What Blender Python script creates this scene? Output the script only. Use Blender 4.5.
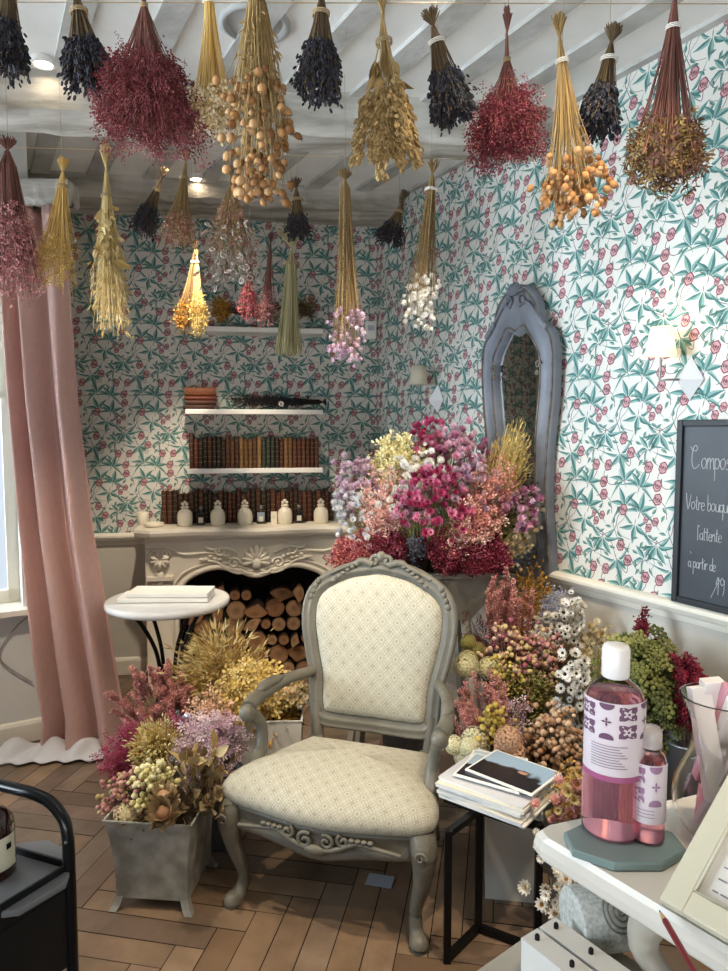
import bpy, bmesh, math, random
import numpy as np
from mathutils import Vector, Matrix

random.seed(7); rng = np.random.default_rng(7)
PI = math.pi
for o in list(bpy.data.objects): bpy.data.objects.remove(o)
S = bpy.context.scene
COL = S.collection

# ------------------------------------------------------------------ camera
EYE = 1.45; FOC = 700.0; PITCH = math.radians(4.49)
cam = bpy.data.cameras.new('camera'); camo = bpy.data.objects.new('camera', cam); COL.objects.link(camo)
camo.location = (0, 0, EYE); camo.rotation_euler = (PI/2 - PITCH, 0, 0)
cam.sensor_fit = 'VERTICAL'; cam.sensor_height = 36; cam.lens = FOC/971*36; cam.clip_start = .05
S.camera = camo

# ------------------------------------------------------------------ world, light, exposure
W = bpy.data.worlds.new('world'); S.world = W; W.use_nodes = True
bg = W.node_tree.nodes['Background']; bg.inputs[0].default_value = (.90, .94, 1.0, 1); bg.inputs[1].default_value = .15
S.view_settings.view_transform = 'Standard'; S.view_settings.look = 'None'
S.view_settings.gamma = 1; S.view_settings.exposure = 0.12
def area(name, loc, tgt, size, power, col, sy=None, spread=180):
    l = bpy.data.lights.new(name, 'AREA'); l.spread = math.radians(spread); l.energy = power; l.color = col; l.size = size
    if sy: l.shape = 'RECTANGLE'; l.size_y = sy
    o = bpy.data.objects.new(name, l); COL.objects.link(o); o.location = loc
    o.rotation_euler = (Vector(tgt)-Vector(loc)).to_track_quat('-Z', 'Y').to_euler(); return o
def spot(name, loc, tgt, power, col, ang, blend=.6, r=.04):
    l = bpy.data.lights.new(name, 'SPOT'); l.energy = power; l.color = col
    l.spot_size = math.radians(ang); l.spot_blend = blend; l.shadow_soft_size = r
    o = bpy.data.objects.new(name, l); COL.objects.link(o); o.location = loc
    o.rotation_euler = (Vector(tgt)-Vector(loc)).to_track_quat('-Z', 'Y').to_euler(); return o
# daylight: shop window on the left, garden window on the left wall; plus an added front fill
area('shop_window_daylight', (-2.7, .9, 1.7), (1.0, 2.15, 1.85), 1.4, 29, (.76, .89, 1.0), 1.6, 68)
area('front_fill_light', (-.2, -1.2, .7), (.0, 1.9, 2.8), 2.0, 15, (.96, .97, 1.0), 1.0, 90)  # soft fill added behind the camera, aimed up to lift the ceiling
area('left_window_daylight', (-3.3, 2.75, 1.6), (.3, 3.6, 2.45), 1.2, 170, (.78, .90, 1.0), 1.5)
WARM = (1.0, .84, .64)
spot('ceiling_spot_light', (.55, 1.35, 2.74), (.0, 2.25, .45), 50, WARM, 62)
spot('ceiling_spot_light', (.15, 1.75, 2.74), (.22, 2.95, 1.0), 100, (1, .86, .66), 50)
spot('ceiling_spot_light', (-1.18, 1.7, 2.74), (-.80, 2.45, .2), 130, WARM, 66)
spot('ceiling_spot_light', (.75, .9, 2.74), (.72, 2.1, .45), 105, WARM, 60)
spot('ceiling_spot_light', (-.78, 2.95, 2.60), (-.80, 4.0, .45), 120, (1, .85, .66), 58)
spot('ceiling_spot_light', (-.35, 2.95, 2.74), (-.7, 4.2, 1.7), 8, (1, .80, .56), 95)  # extra spot without a fixture, added to warm the back wall
spot('ceiling_spot_light', (.45, .35, 2.74), (.48, 1.0, .85), 34, WARM, 60)

# ------------------------------------------------------------------ helpers
def lin(h):
    h = h.lstrip('#'); r = []
    for i in (0, 2, 4):
        c = int(h[i:i+2], 16)/255; r.append(c/12.92 if c <= .04045 else ((c+.055)/1.055)**2.4)
    return tuple(r)
def ray(px, py):
    a = PITCH; dx = (px-364)/FOC; dy = (485.5-py)/FOC
    return np.array([dx, math.cos(a)+dy*math.sin(a), -math.sin(a)+dy*math.cos(a)])
def P(px, py, Y):
    d = ray(px, py); return np.array([0, 0, EYE]) + d*(Y/d[1])
def PH(px, py, h):
    d = ray(px, py); return np.array([0, 0, EYE]) + d*((h-EYE)/d[2])
def PF(px, py): return PH(px, py, 0.0)
def RP(px, py, o, n):
    d = ray(px, py); e = np.array([0, 0, EYE]); return e + d*(np.dot(np.array(o)-e, n)/np.dot(d, n))
def unit(v):
    v = np.asarray(v, float); return v/np.linalg.norm(v)

_m = {}
def mat(name, col, rough=.6, metal=0, var=0, vscale=8, col2=None, bump=0, bscale=40, trans=0, spec=.5, emit=None, es=0,
        alpha=1, ior=1.45, stretch=None, attr=False, translucent=0, coat=0):
    if name in _m: return _m[name]
    m = bpy.data.materials.new(name); m.use_nodes = True; nt = m.node_tree; n = nt.nodes; L = nt.links
    b = n['Principled BSDF']; out = n['Material Output']
    b.inputs['Roughness'].default_value = rough; b.inputs['Metallic'].default_value = metal
    b.inputs['IOR'].default_value = ior; b.inputs['Transmission Weight'].default_value = trans
    b.inputs['Specular IOR Level'].default_value = spec; b.inputs['Alpha'].default_value = alpha
    b.inputs['Coat Weight'].default_value = coat
    c = lin(col) if isinstance(col, str) else col
    b.inputs['Base Color'].default_value = (*c, 1)
    if emit: b.inputs['Emission Color'].default_value = (*lin(emit), 1); b.inputs['Emission Strength'].default_value = es
    tc = n.new('ShaderNodeTexCoord'); src = tc.outputs['Object']
    if stretch:
        mp = n.new('ShaderNodeMapping'); mp.inputs['Scale'].default_value = stretch; L.new(src, mp.inputs[0]); src = mp.outputs[0]
    colout = None
    if attr:
        a = n.new('ShaderNodeAttribute'); a.attribute_name = 'Col'; colout = a.outputs['Color']; L.new(colout, b.inputs['Base Color'])
    if var:
        no = n.new('ShaderNodeTexNoise'); no.inputs['Scale'].default_value = vscale; no.inputs['Detail'].default_value = 5
        L.new(src, no.inputs['Vector'])
        mx = n.new('ShaderNodeMix'); mx.data_type = 'RGBA'
        rp = n.new('ShaderNodeMapRange'); rp.inputs[1].default_value = .35; rp.inputs[2].default_value = .65
        rp.inputs[3].default_value = 0; rp.inputs[4].default_value = var
        L.new(no.outputs[0], rp.inputs[0]); L.new(rp.outputs[0], mx.inputs[0])
        c2 = lin(col2) if col2 else tuple(x*.5 for x in c)
        if colout: L.new(colout, mx.inputs[6])
        else: mx.inputs[6].default_value = (*c, 1)
        mx.inputs[7].default_value = (*c2, 1)
        L.new(mx.outputs[2], b.inputs['Base Color']); colout = mx.outputs[2]
    if bump:
        no = n.new('ShaderNodeTexNoise'); no.inputs['Scale'].default_value = bscale; no.inputs['Detail'].default_value = 4
        L.new(src, no.inputs['Vector'])
        bp = n.new('ShaderNodeBump'); bp.inputs['Strength'].default_value = bump; bp.inputs['Distance'].default_value = .01
        L.new(no.outputs[0], bp.inputs['Height']); L.new(bp.outputs[0], b.inputs['Normal'])
    if translucent:
        t = n.new('ShaderNodeBsdfTranslucent'); ms = n.new('ShaderNodeMixShader'); ms.inputs[0].default_value = translucent
        if colout: L.new(colout, t.inputs[0])
        else: t.inputs[0].default_value = (*c, 1)
        L.new(b.outputs[0], ms.inputs[1]); L.new(t.outputs[0], ms.inputs[2]); L.new(ms.outputs[0], out.inputs['Surface'])
    _m[name] = m; return m

class MB:
    def __init__(s): s.v = []; s.f = {}; s.c = []; s.n = 0
    def add(s, V, F, col=(1, 1, 1), mi=0, smooth=False):
        V = np.asarray(V, float).reshape(-1, 3); off = s.n; s.v.append(V); s.n += len(V)
        c = np.asarray(col, float)
        s.c.append(np.broadcast_to(c, (len(V), 3)) if c.ndim == 1 else c)
        if isinstance(F, np.ndarray): s.f.setdefault((F.shape[1], mi, smooth), []).append(F+off)
        else:
            by = {}
            for f in F: by.setdefault(len(f), []).append(f)
            for k, l in by.items(): s.f.setdefault((k, mi, smooth), []).append(np.array(l)+off)
        return s
    def box(s, c, d, R=None, mi=0, col=(1, 1, 1)):
        d = np.array(d)/2; V = np.array([[x, y, z] for z in (-1, 1) for y in (-1, 1) for x in (-1, 1)])*d
        if R is not None: V = V @ np.array(R).T
        return s.add(V+np.array(c), [(0, 2, 3, 1), (4, 5, 7, 6), (0, 1, 5, 4), (2, 6, 7, 3), (0, 4, 6, 2), (1, 3, 7, 5)], col, mi)
    def hexa(s, b, t, mi=0, col=(1, 1, 1)):     # bottom quad, top quad (same winding, ccw from above)
        V = list(b)+list(t); return s.add(V, [(3, 2, 1, 0), (4, 5, 6, 7), (0, 1, 5, 4), (1, 2, 6, 5), (2, 3, 7, 6), (3, 0, 4, 7)], col, mi)
    def tube(s, pts, r, k=8, mi=0, col=(1, 1, 1), cap=True, closed=False, flat=1.0, up=(0, 0, 1), sm=True):
        pts = np.asarray(pts, float); n = len(pts); r = np.broadcast_to(np.asarray(r, float), (n,))
        if closed: T = np.roll(pts, -1, 0)-np.roll(pts, 1, 0)
        else: T = np.gradient(pts, axis=0)
        T /= np.linalg.norm(T, axis=1)[:, None]+1e-12
        u = np.array(up, float); rings = []
        a = np.arange(k)/k*2*PI + PI/k
        for i in range(n):
            x = np.cross(u, T[i])
            if np.linalg.norm(x) < 1e-3: x = np.cross((1, .01, 0), T[i])
            if i and np.dot(x, px_) < 0 and not up == 'f': x = -x
            x = unit(x); px_ = x; y = np.cross(T[i], x)
            rings.append(pts[i]+r[i]*(np.outer(np.cos(a), x)+flat*np.outer(np.sin(a), y)))
        V = np.concatenate(rings); F = []
        m = n if closed else n-1
        for i in range(m):
            j = (i+1) % n
            for q in range(k): F.append((i*k+q, i*k+(q+1) % k, j*k+(q+1) % k, j*k+q))
        s.add(V, F, col, mi, sm)
        if cap and not closed:
            s.add(rings[0][::-1], [tuple(range(k))], col, mi); s.add(rings[-1], [tuple(range(k))], col, mi)
        return s
    def lathe(s, prof, c=(0, 0, 0), k=24, mi=0, col=(1, 1, 1), sm=True, ax=None, sx=1, sy=1):
        a = np.arange(k)/k*2*PI; V = []
        for r, z in prof: V.append(np.stack([r*np.cos(a)*sx, r*np.sin(a)*sy, np.full(k, z)], 1))
        V = np.concatenate(V); F = []
        for i in range(len(prof)-1):
            for q in range(k): F.append((i*k+q, i*k+(q+1) % k, (i+1)*k+(q+1) % k, (i+1)*k+q))
        if ax is not None: V = V @ np.array(ax).T
        V = V+np.array(c)
        s.add(V, F, col, mi, sm)
        if prof[0][0] > 1e-4: s.add(V[:k][::-1], [tuple(range(k))], col, mi)
        if prof[-1][0] > 1e-4: s.add(V[-k:], [tuple(range(k))], col, mi)
        return s
    def ell(s, c, r, k=10, h=6, R=None, mi=0, col=(1, 1, 1), sm=True):
        V, F = uvs(k, h); V = V*np.array(r)
        if R is not None: V = V @ np.array(R).T
        return s.add(V+np.array(c), F, col, mi, sm)
    def prism(s, poly, fr, d0, d1, mi=0, col=(1, 1, 1)):    # poly (a,b) mapped by fr(a,b,d)
        n = len(poly); A = [fr(a, b, d0) for a, b in poly]; B = [fr(a, b, d1) for a, b in poly]
        return s.add(A+B, [tuple(range(n))[::-1], tuple(range(n, 2*n))]+[(i, (i+1) % n, n+(i+1) % n, n+i) for i in range(n)], col, mi)
    def loft(s, rings, mi=0, col=(1, 1, 1), close=True, cap0=False, cap1=False, sm=True):
        k = len(rings[0]); V = np.concatenate([np.asarray(r, float) for r in rings]); F = []
        for i in range(len(rings)-1):
            for q in range(k if close else k-1): F.append((i*k+q, i*k+(q+1) % k, (i+1)*k+(q+1) % k, (i+1)*k+q))
        s.add(V, F, col, mi, sm)
        if cap0: s.add(V[:k][::-1], [tuple(range(k))], col, mi)
        if cap1: s.add(V[-k:], [tuple(range(k))], col, mi)
        return s
    def stamp(s, T, M, Pn, cA, cB=None, mi=0, sm=False):
        V0, F0, mask = T; N = len(Pn)
        if N == 0: return s
        V = np.einsum('nij,vj->nvi', M, V0)+Pn[:, None, :]; nv = len(V0)
        cA = np.broadcast_to(cA, (N, 3)); cB = cA if cB is None else np.broadcast_to(cB, (N, 3))
        C = cA[:, None, :]*(1-mask)[None, :, None]+cB[:, None, :]*mask[None, :, None]
        off = s.n; s.v.append(V.reshape(-1, 3)); s.c.append(C.reshape(-1, 3)); s.n += N*nv
        for F in F0:
            G = F[None]+(np.arange(N)*nv)[:, None, None]+off
            s.f.setdefault((F.shape[1], mi, sm), []).append(G.reshape(-1, F.shape[1]))
        return s
    def stems(s, A, B, C, r0, r1, K=5, k=3, cols=(1, 1, 1), mi=0):
        N = len(A)
        if N == 0: return s
        t = np.linspace(0, 1, K)[None, :, None]
        Q = (1-t)**2*A[:, None]+2*t*(1-t)*B[:, None]+t*t*C[:, None]
        T = np.gradient(Q, axis=1); T /= np.linalg.norm(T, axis=2, keepdims=True)+1e-12
        ref = np.array([.31, .87, .13]); x = np.cross(T, ref); x /= np.linalg.norm(x, axis=2, keepdims=True)+1e-9
        y = np.cross(T, x); a = np.arange(k)/k*2*PI
        r = (np.linspace(0, 1, K)*(r1-r0)+r0)[None, :, None, None]
        V = Q[:, :, None]+r*(np.cos(a)[None, None, :, None]*x[:, :, None]+np.sin(a)[None, None, :, None]*y[:, :, None])
        off = s.n; s.v.append(V.reshape(-1, 3)); s.n += N*K*k
        cols = np.broadcast_to(np.asarray(cols, float), (N, 3)); s.c.append(np.repeat(cols, K*k, 0))
        i, q = np.meshgrid(np.arange(K-1), np.arange(k), indexing='ij'); i = i.ravel(); q = q.ravel()
        F = np.stack([i*k+q, i*k+(q+1) % k, (i+1)*k+(q+1) % k, (i+1)*k+q], 1)
        G = F[None]+(np.arange(N)*K*k)[:, None, None]+off
        s.f.setdefault((4, mi, True), []).append(G.reshape(-1, 4)); return s
    def build(s, name, mats, parent=None, loc=None, kind=None):
        me = bpy.data.meshes.new(name); V = np.concatenate(s.v); C = np.concatenate(s.c)
        me.vertices.add(len(V)); me.vertices.foreach_set('co', V.astype(np.float32).ravel())
        ls = []; st = []; mi = []; sm = []; p = 0
        for (k, m_, s_), fl in s.f.items():
            F = np.concatenate(fl); ls.append(F.ravel()); n = len(F)
            st.append(p+np.arange(n)*k); p += n*k; mi.append(np.full(n, m_)); sm.append(np.full(n, s_))
        ls = np.concatenate(ls); st = np.concatenate(st)
        me.loops.add(len(ls)); me.loops.foreach_set('vertex_index', ls.astype(np.int32))
        me.polygons.add(len(st)); me.polygons.foreach_set('loop_start', st.astype(np.int32))
        me.polygons.foreach_set('material_index', np.concatenate(mi).astype(np.int32))
        me.polygons.foreach_set('use_smooth', np.concatenate(sm))
        me.update(calc_edges=True)
        at = me.attributes.new('Col', 'FLOAT_COLOR', 'POINT')
        at.data.foreach_set('color', np.concatenate([C, np.ones((len(C), 1))], 1).astype(np.float32).ravel())
        me.validate()
        for m in (mats if isinstance(mats, (list, tuple)) else [mats]): me.materials.append(m)
        o = bpy.data.objects.new(name, me); COL.objects.link(o)
        if loc is not None: o.location = loc
        if parent is not None: o.parent = parent
        if kind: o['kind'] = kind
        return o

def uvs(k, h):
    V = [(0, 0, -1)]
    for i in range(1, h):
        p = -PI/2+PI*i/h
        for j in range(k): V.append((math.cos(p)*math.cos(2*PI*j/k), math.cos(p)*math.sin(2*PI*j/k), math.sin(p)))
    V.append((0, 0, 1)); F = [(0, 1+(j+1) % k, 1+j) for j in range(k)]
    for i in range(h-2):
        a = 1+i*k
        F += [(a+j, a+(j+1) % k, a+k+(j+1) % k, a+k+j) for j in range(k)]
    a = 1+(h-2)*k; F += [(a+j, a+(j+1) % k, len(V)-1) for j in range(k)]
    return np.array(V, float), F
def thing(name, label, cat, loc=(0, 0, 0), rz=0, group=None):
    o = bpy.data.objects.new(name, None); COL.objects.link(o); o.empty_display_size = .05
    o.location = tuple(float(x) for x in loc); o.rotation_euler = (0, 0, rz)
    o['label'] = label; o['category'] = cat
    if group: o['group'] = group
    return o
def tag(o, label, cat, group=None):
    o['label'] = label; o['category'] = cat
    if group: o['group'] = group
    return o
def structure(o): o['kind'] = 'structure'; return o
def copy_tree(root):
    r = root.copy(); COL.objects.link(r)
    for ch in root.children:
        c = ch.copy(); COL.objects.link(c); c.parent = r
        for g in ch.children:
            d = g.copy(); COL.objects.link(d); d.parent = c
    return r
def bevel(o, w=.004, seg=2):
    m = o.modifiers.new('bevel', 'BEVEL'); m.width = w; m.segments = seg; m.limit_method = 'ANGLE'; m.angle_limit = math.radians(40); return o
def Rz(a): c, s = math.cos(a), math.sin(a); return np.array([[c, -s, 0], [s, c, 0], [0, 0, 1.]])
def Rx(a): c, s = math.cos(a), math.sin(a); return np.array([[1, 0, 0], [0, c, -s], [0, s, c.real]])
def Ry(a): c, s = math.cos(a), math.sin(a); return np.array([[c, 0, s], [0, 1, 0], [-s, 0, c]])
def crom(pts, n=8, closed=False):
    p = np.asarray(pts, float); m = len(p); out = []
    rg = range(m) if closed else range(m-1)
    for i in rg:
        if closed: a, b, c, d = p[(i-1) % m], p[i], p[(i+1) % m], p[(i+2) % m]
        else: a, b, c, d = p[max(i-1, 0)], p[i], p[i+1], p[min(i+2, m-1)]
        for t in np.arange(n)/n:
            out.append(.5*((2*b)+(-a+c)*t+(2*a-5*b+4*c-d)*t*t+(-a+3*b-3*c+d)*t**3))
    if not closed: out.append(p[-1])
    return np.array(out)
def spiral(fr, a, b, r, turns=1.4, s=1, ph=0, n=22, d=0):     # flat scroll in a frame fr(a,b,d)
    return [fr(a+s*r*(1-.8*t)*math.cos(ph+turns*2*PI*t), b+r*(1-.8*t)*math.sin(ph+turns*2*PI*t), d) for t in np.linspace(0, 1, n)]
# ------------------------------------------------------------------ the room
A9 = math.radians(9.5)
BO = np.array([-.70, 4.20, 0.]); BU = np.array([math.cos(A9), math.sin(A9), 0.]); BN = np.array([math.sin(A9), -math.cos(A9), 0.])
RU = unit((.482, -.876, 0))                        # right wall, from the back corner towards the viewer
RC0 = np.array([.09, 4.31, 0.])
_t = np.linalg.solve(np.array([[BU[0], -RU[0]], [BU[1], -RU[1]]]), (RC0-BO)[:2]); CORNER = BO+_t[0]*BU
RN = np.array([RU[1], -RU[0], 0.])                 # into the room (towards -x)
CEIL = 2.80; RAIL = .84
def BW(u, v, n=0): return BO+BU*u+BN*n+np.array([0, 0, v])
def RW(u, v, n=0): return CORNER+RU*u+RN*n+np.array([0, 0, v])
def bw(px, py, n=0):
    p = RP(px, py, BO+BN*n, BN); return float(np.dot(p-BO, BU)), float(p[2])
def rw(px, py, n=0):
    p = RP(px, py, CORNER+RN*n, RN); return float(np.dot(p-CORNER, RU)), float(p[2])
UC = float(np.dot(CORNER-BO, BU))                   # u of the corner on the back wall

m_ground = mat('wallpaper_ground', '#dad8d0', .75, var=.25, vscale=3, col2='#cdc9be')
m_teal = mat('wallpaper_teal', '#8aaaa2', .75, var=.5, vscale=60, col2='#6a958e')
m_teald = mat('wallpaper_dark_teal', '#487874', .75, var=.4, vscale=60, col2='#33625f')
m_sage = mat('wallpaper_sage', '#7f9a8c', .75)
m_red = mat('wallpaper_burgundy', '#84424f', .75, var=.5, vscale=70, col2='#6c3240')
m_pink = mat('wallpaper_pink', '#c49a9c', .75)
m_vine = mat('wallpaper_vine', '#5d4a55', .75)
m_wains = mat('wainscot_paint', '#cfcabf', .55, var=.3, vscale=4, col2='#bdb7aa')
m_trim = mat('trim_paint', '#e9e3d4', .4)
WPM = [m_ground, m_teal, m_teald, m_sage, m_red, m_pink, m_vine, m_wains]

TW, TH = .25, .41
def tz(x, y): return ((x-50)/205*TW, -(y-60)/430*TH)          # design units -> metres
shapes = []                                                   # (poly, mat, layer)
def lens(x, y, ang, L, w, m1, m2, lay=2, bend=0):
    c, s = math.cos(ang), math.sin(ang); prof = [0, .55, 1, .85, .45, 0]
    ctr = [(L*i/5, bend*L*(i/5)**2) for i in range(6)]
    for sg, m in ((1, m1), (-1, m2)):
        pl = [(a, b) for a, b in ctr]+[(a, b+sg*w*prof[i]) for i, (a, b) in reversed(list(enumerate(ctr))) if 0 < i < 5]
        if sg < 0: pl = pl[::-1]
        shapes.append(([(x+a*c-b*s, y+a*s+b*c) for a, b in pl], m, lay))
def palm(zx, zy, ang, L, n=5, spread=2.2):
    x, y = tz(zx, zy)
    for i in range(n):
        t = (i/(n-1)-.5); an = ang+t*spread*1.05; o_ = L*.10*(1+abs(t)); lens(x+o_*math.cos(an), y+o_*math.sin(an), an, L*(.98-.5*abs(t)*1.5), L*.15, 1, 2, 2, (2.2 if i % 2 else 3.4)*t/L*.09)
    lens(x-L*.22*math.cos(ang), y-L*.22*math.sin(ang), ang, L*.4, L*.02, 6, 6, 1)
def flower(zx, zy, r=.0185, ang=1.2, e=1.25):
    x, y = tz(zx, zy); c, s = math.cos(ang), math.sin(ang)
    def el(k, m, lay, n=18, ox=0, oy=0, ee=e):
        pl = []
        for i in range(n):
            a = 2*PI*i/n; q = k*r*(1+(.07*math.cos(6*a) if n > 8 else 0)); u, v = q*ee*math.cos(a)+ox, q*math.sin(a)+oy
            pl.append((x+u*c-v*s, y+u*s+v*c))
        shapes.append((pl, m, lay))
    el(1.0, 4, 3); el(.80, 5, 4); el(.50, 4, 4, 12, -.1*r, 0, 1.0); el(.30, 5, 5, 10, -.1*r, 0, 1.0)
    for o in (-.55, .55): el(.12, 4, 5, 6, .1*r, o*r, 4.0)
    el(.2, 6, 6, 6)
def leaflet(zx, zy, ang, L=.032): x, y = tz(zx, zy); lens(x, y, ang, L, L*.2, 3, 2, 2, .2)
def vine(pts, w=.0013):
    q = crom([(*tz(a, b), 0) for a, b in pts], 4)[:, :2]
    for i in range(len(q)-1):
        d = q[i+1]-q[i]; d = d/(np.linalg.norm(d)+1e-9); nn = np.array([-d[1], d[0]])*w
        shapes.append(([tuple(q[i]-nn), tuple(q[i+1]-nn), tuple(q[i+1]+nn), tuple(q[i]+nn)], 6, 1))
palm(180, 138, 1.95, .080, 5, 2.0); palm(232, 160, 1.35, .086, 5, 1.7)
palm(262, 335, 2.3, .066, 5, 2.4); palm(92, 262, -1.5, .082, 6, 2.6); palm(218, 192, -1.7, .078, 5, 2.3)
palm(148, 345, -1.2, .080, 5, 2.0); palm(176, 470, 1.9, .078, 5, 2.0); palm(228, 490, 1.2, .080, 5, 1.7)
for a in ((92, 92), (172, 146), (268, 205, .014), (292, 178, .014), (258, 175, .011), (165, 292), (194, 347), (108, 400), (262, 400), (90, 535-430+365)): flower(*a)
for a in ((250, 300, .9), (240, 372, -2.4), (120, 300, -.4), (75, 330, 1.9), (190, 385, 2.6), (212, 445, .4), (95, 480, 2.2), (62, 230, -.7), (280, 250, .3), (150, 165, 1.4), (120, 150, -2.3), (205, 250, -.2), (180, 270, 2.9),
          (132, 210, 1.2), (150, 235, -1), (126, 225, 2.8), (210, 300, -.6), (198, 318, 2.2), (225, 372, 1.6), (238, 392, .5), (120, 345, 2.5),
          (110, 120, -1), (72, 150, .6), (250, 262, -2.2), (300-205, 470, 1), (70, 360, -1.2), (215, 410, -1), (130, 480, .5), (84, 200, 2)): leaflet(*a)
vine([(205, 130), (235, 145), (258, 182), (262, 240), (300, 262)]); vine([(62, 100), (92, 92), (120, 120), (126, 165)]); vine([(92, 250), (130, 290), (150, 350), (190, 400), (194, 347)])
vine([(232, 480), (262, 440), (262, 400), (225, 372), (205, 330)]); vine([(108, 400), (90, 440), (120, 480), (178, 455)]); vine([(132, 210), (165, 292), (200, 300)])
vine([(180, 138), (175, 180), (150, 215), (165, 250), (200, 262)], .0009); vine([(92, 262), (75, 300), (88, 340), (75, 380), (108, 400)], .0009); vine([(228, 490), (210, 440), (232, 420), (250, 440)], .0009); vine([(176, 470), (150, 430), (160, 400), (140, 380)], .0009)
vine([(268, 330), (240, 345), (222, 372)]); vine([(172, 146), (150, 180), (140, 225), (92, 262)])
by = {}
for pl, m, lay in shapes: by.setdefault((len(pl), m), []).append((pl, lay))
def wallpaper(mb, fr, u0, u1, v0, v1):
    mb.add([fr(u0, v0, 0), fr(u1, v0, 0), fr(u1, v1, 0), fr(u0, v1, 0)], [(0, 1, 2, 3)], mi=0)
    for (k, m), L in by.items():
        A = np.array([p for p, _ in L]); lay = np.array([l for _, l in L])
        for i in range(int(math.floor(u0/TW))-1, int(math.ceil(u1/TW))+1):
            for j in range(int(math.floor(v0/TH))-1, int(math.ceil(v1/TH))+2):
                B = A+np.array([i*TW, j*TH]); U = np.clip(B[..., 0], u0, u1); V = np.clip(B[..., 1], v0, v1)
                ok = ((U.max(1)-U.min(1)) > 2e-4) & ((V.max(1)-V.min(1)) > 2e-4)
                U = U[ok]; V = V[ok]; n = len(U)
                if not n: continue
                o0, du = fr(0, 0, 0), fr(1, 0, 0)-fr(0, 0, 0); nn = fr(0, 0, 1)-o0
                X = o0+U[..., None]*du+V[..., None]*np.array([0, 0, 1.])+(lay[ok]*.0003)[:, None, None]*nn
                mb.add(X.reshape(-1, 3), np.arange(n*k).reshape(n, k), mi=m)
b = MB(); wallpaper(b, lambda u, v, n: BW(u, v, n), -1.35, UC, RAIL, CEIL)
b.add([BW(-1.35, 0), BW(UC, 0), BW(UC, RAIL), BW(-1.35, RAIL)], [(0, 1, 2, 3)], mi=7)
structure(b.build('wall_back', WPM))
b = MB(); wallpaper(b, lambda u, v, n: RW(u, v, n), 0, 4.6, RAIL, CEIL)
b.add([RW(0, 0), RW(4.6, 0), RW(4.6, RAIL), RW(0, RAIL)], [(0, 1, 2, 3)], mi=7)
structure(b.build('wall_right', WPM))
# chair rail and skirting
def moulding(name, fr, u0, u1, z0, prof):
    mb = MB(); rings = [[fr(u, z0+z, d) for d, z in prof] for u in (u0, u1)]
    mb.loft(rings, cap0=True, cap1=True, sm=False); return structure(bevel(mb.build(name, m_trim), .003))
railp = [(0, -.06), (.012, -.06), (.018, -.035), (.03, -.03), (.04, -.012), (.04, .0), (.028, .008), (.0, .012)]
moulding('trim_1', RW, .0, 4.6, RAIL, railp); moulding('trim_2', BW, -1.35, UC, RAIL, railp)
basep = [(0, 0), (.018, 0), (.018, .085), (.012, .10), (0, .105)]
moulding('baseboard_right', RW, 0, 4.6, 0, basep); moulding('baseboard_back', BW, -1.35, UC, 0, basep)
# left wall: a bay piece that holds the window, and a short return behind the curtain
LC = np.array([-1.50, 3.22, 0.]); LU = unit((-.83, -.50, 0)); LN = unit((.50, -.83, 0))
def LW(u, v, n=0): return LC+LU*u+LN*n+np.array([0, 0, v])
m_plaster = mat('left_wall_paint', '#dcdcd8', .7, var=.3, vscale=3, col2='#cfcfc9', bump=.05)
b = MB(); w0, w1, s0, s1 = .085, 1.25, .64, 2.38
for (a, c, d, e) in ((0, w0, 0, CEIL), (w1, 3.2, 0, CEIL), (w0, w1, 0, s0), (w0, w1, s1, CEIL)):
    b.hexa([LW(a, d, -.22), LW(a, d, 0), LW(c, d, 0), LW(c, d, -.22)], [LW(a, e, -.22), LW(a, e, 0), LW(c, e, 0), LW(c, e, -.22)])
LB = BW(-1.35, 0)
b.add([LB, LC, LC+np.array([0, 0, CEIL]), LB+np.array([0, 0, CEIL])], [(0, 1, 2, 3)])
structure(b.build('wall_left', m_plaster))
moulding('baseboard_left', LW, 0.001, 3.2, 0, basep)
wf = bpy.data.objects.new('window_1', None); COL.objects.link(wf); structure(wf)
b = MB(); fz = -.12
for (a, c, d, e) in ((w0, w0+.05, s0, s1), (w1-.05, w1, s0, s1), (w0, w1, s0, s0+.06), (w0, w1, s1-.06, s1), ((w0+w1)/2-.03, (w0+w1)/2+.03, s0, s1), (w0, w1, 1.6, 1.63)):
    b.hexa([LW(a, d, fz-.04), LW(a, d, fz), LW(c, d, fz), LW(c, d, fz-.04)], [LW(a, e, fz-.04), LW(a, e, fz), LW(c, e, fz), LW(c, e, fz-.04)])
b.build('window_frame', m_trim, wf)
m_glass = mat('window_glass', '#ffffff', .02, trans=1, ior=1.01, spec=.3, emit='#d9e8f6', es=.75)  # glow added to the glass in place of bright daylight outdoors
MB().add([LW(w0, s0, fz-.02), LW(w1, s0, fz-.02), LW(w1, s1, fz-.02), LW(w0, s1, fz-.02)], [(0, 1, 2, 3)]).build('window_pane', m_glass, wf)
MB().box(tuple((LW((w0+w1)/2, s0-.012, -.03))), (w1-w0+.06, .2, .025), Rz(math.atan2(LU[1], LU[0]))).build('window_sill', m_trim, wf)

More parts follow.
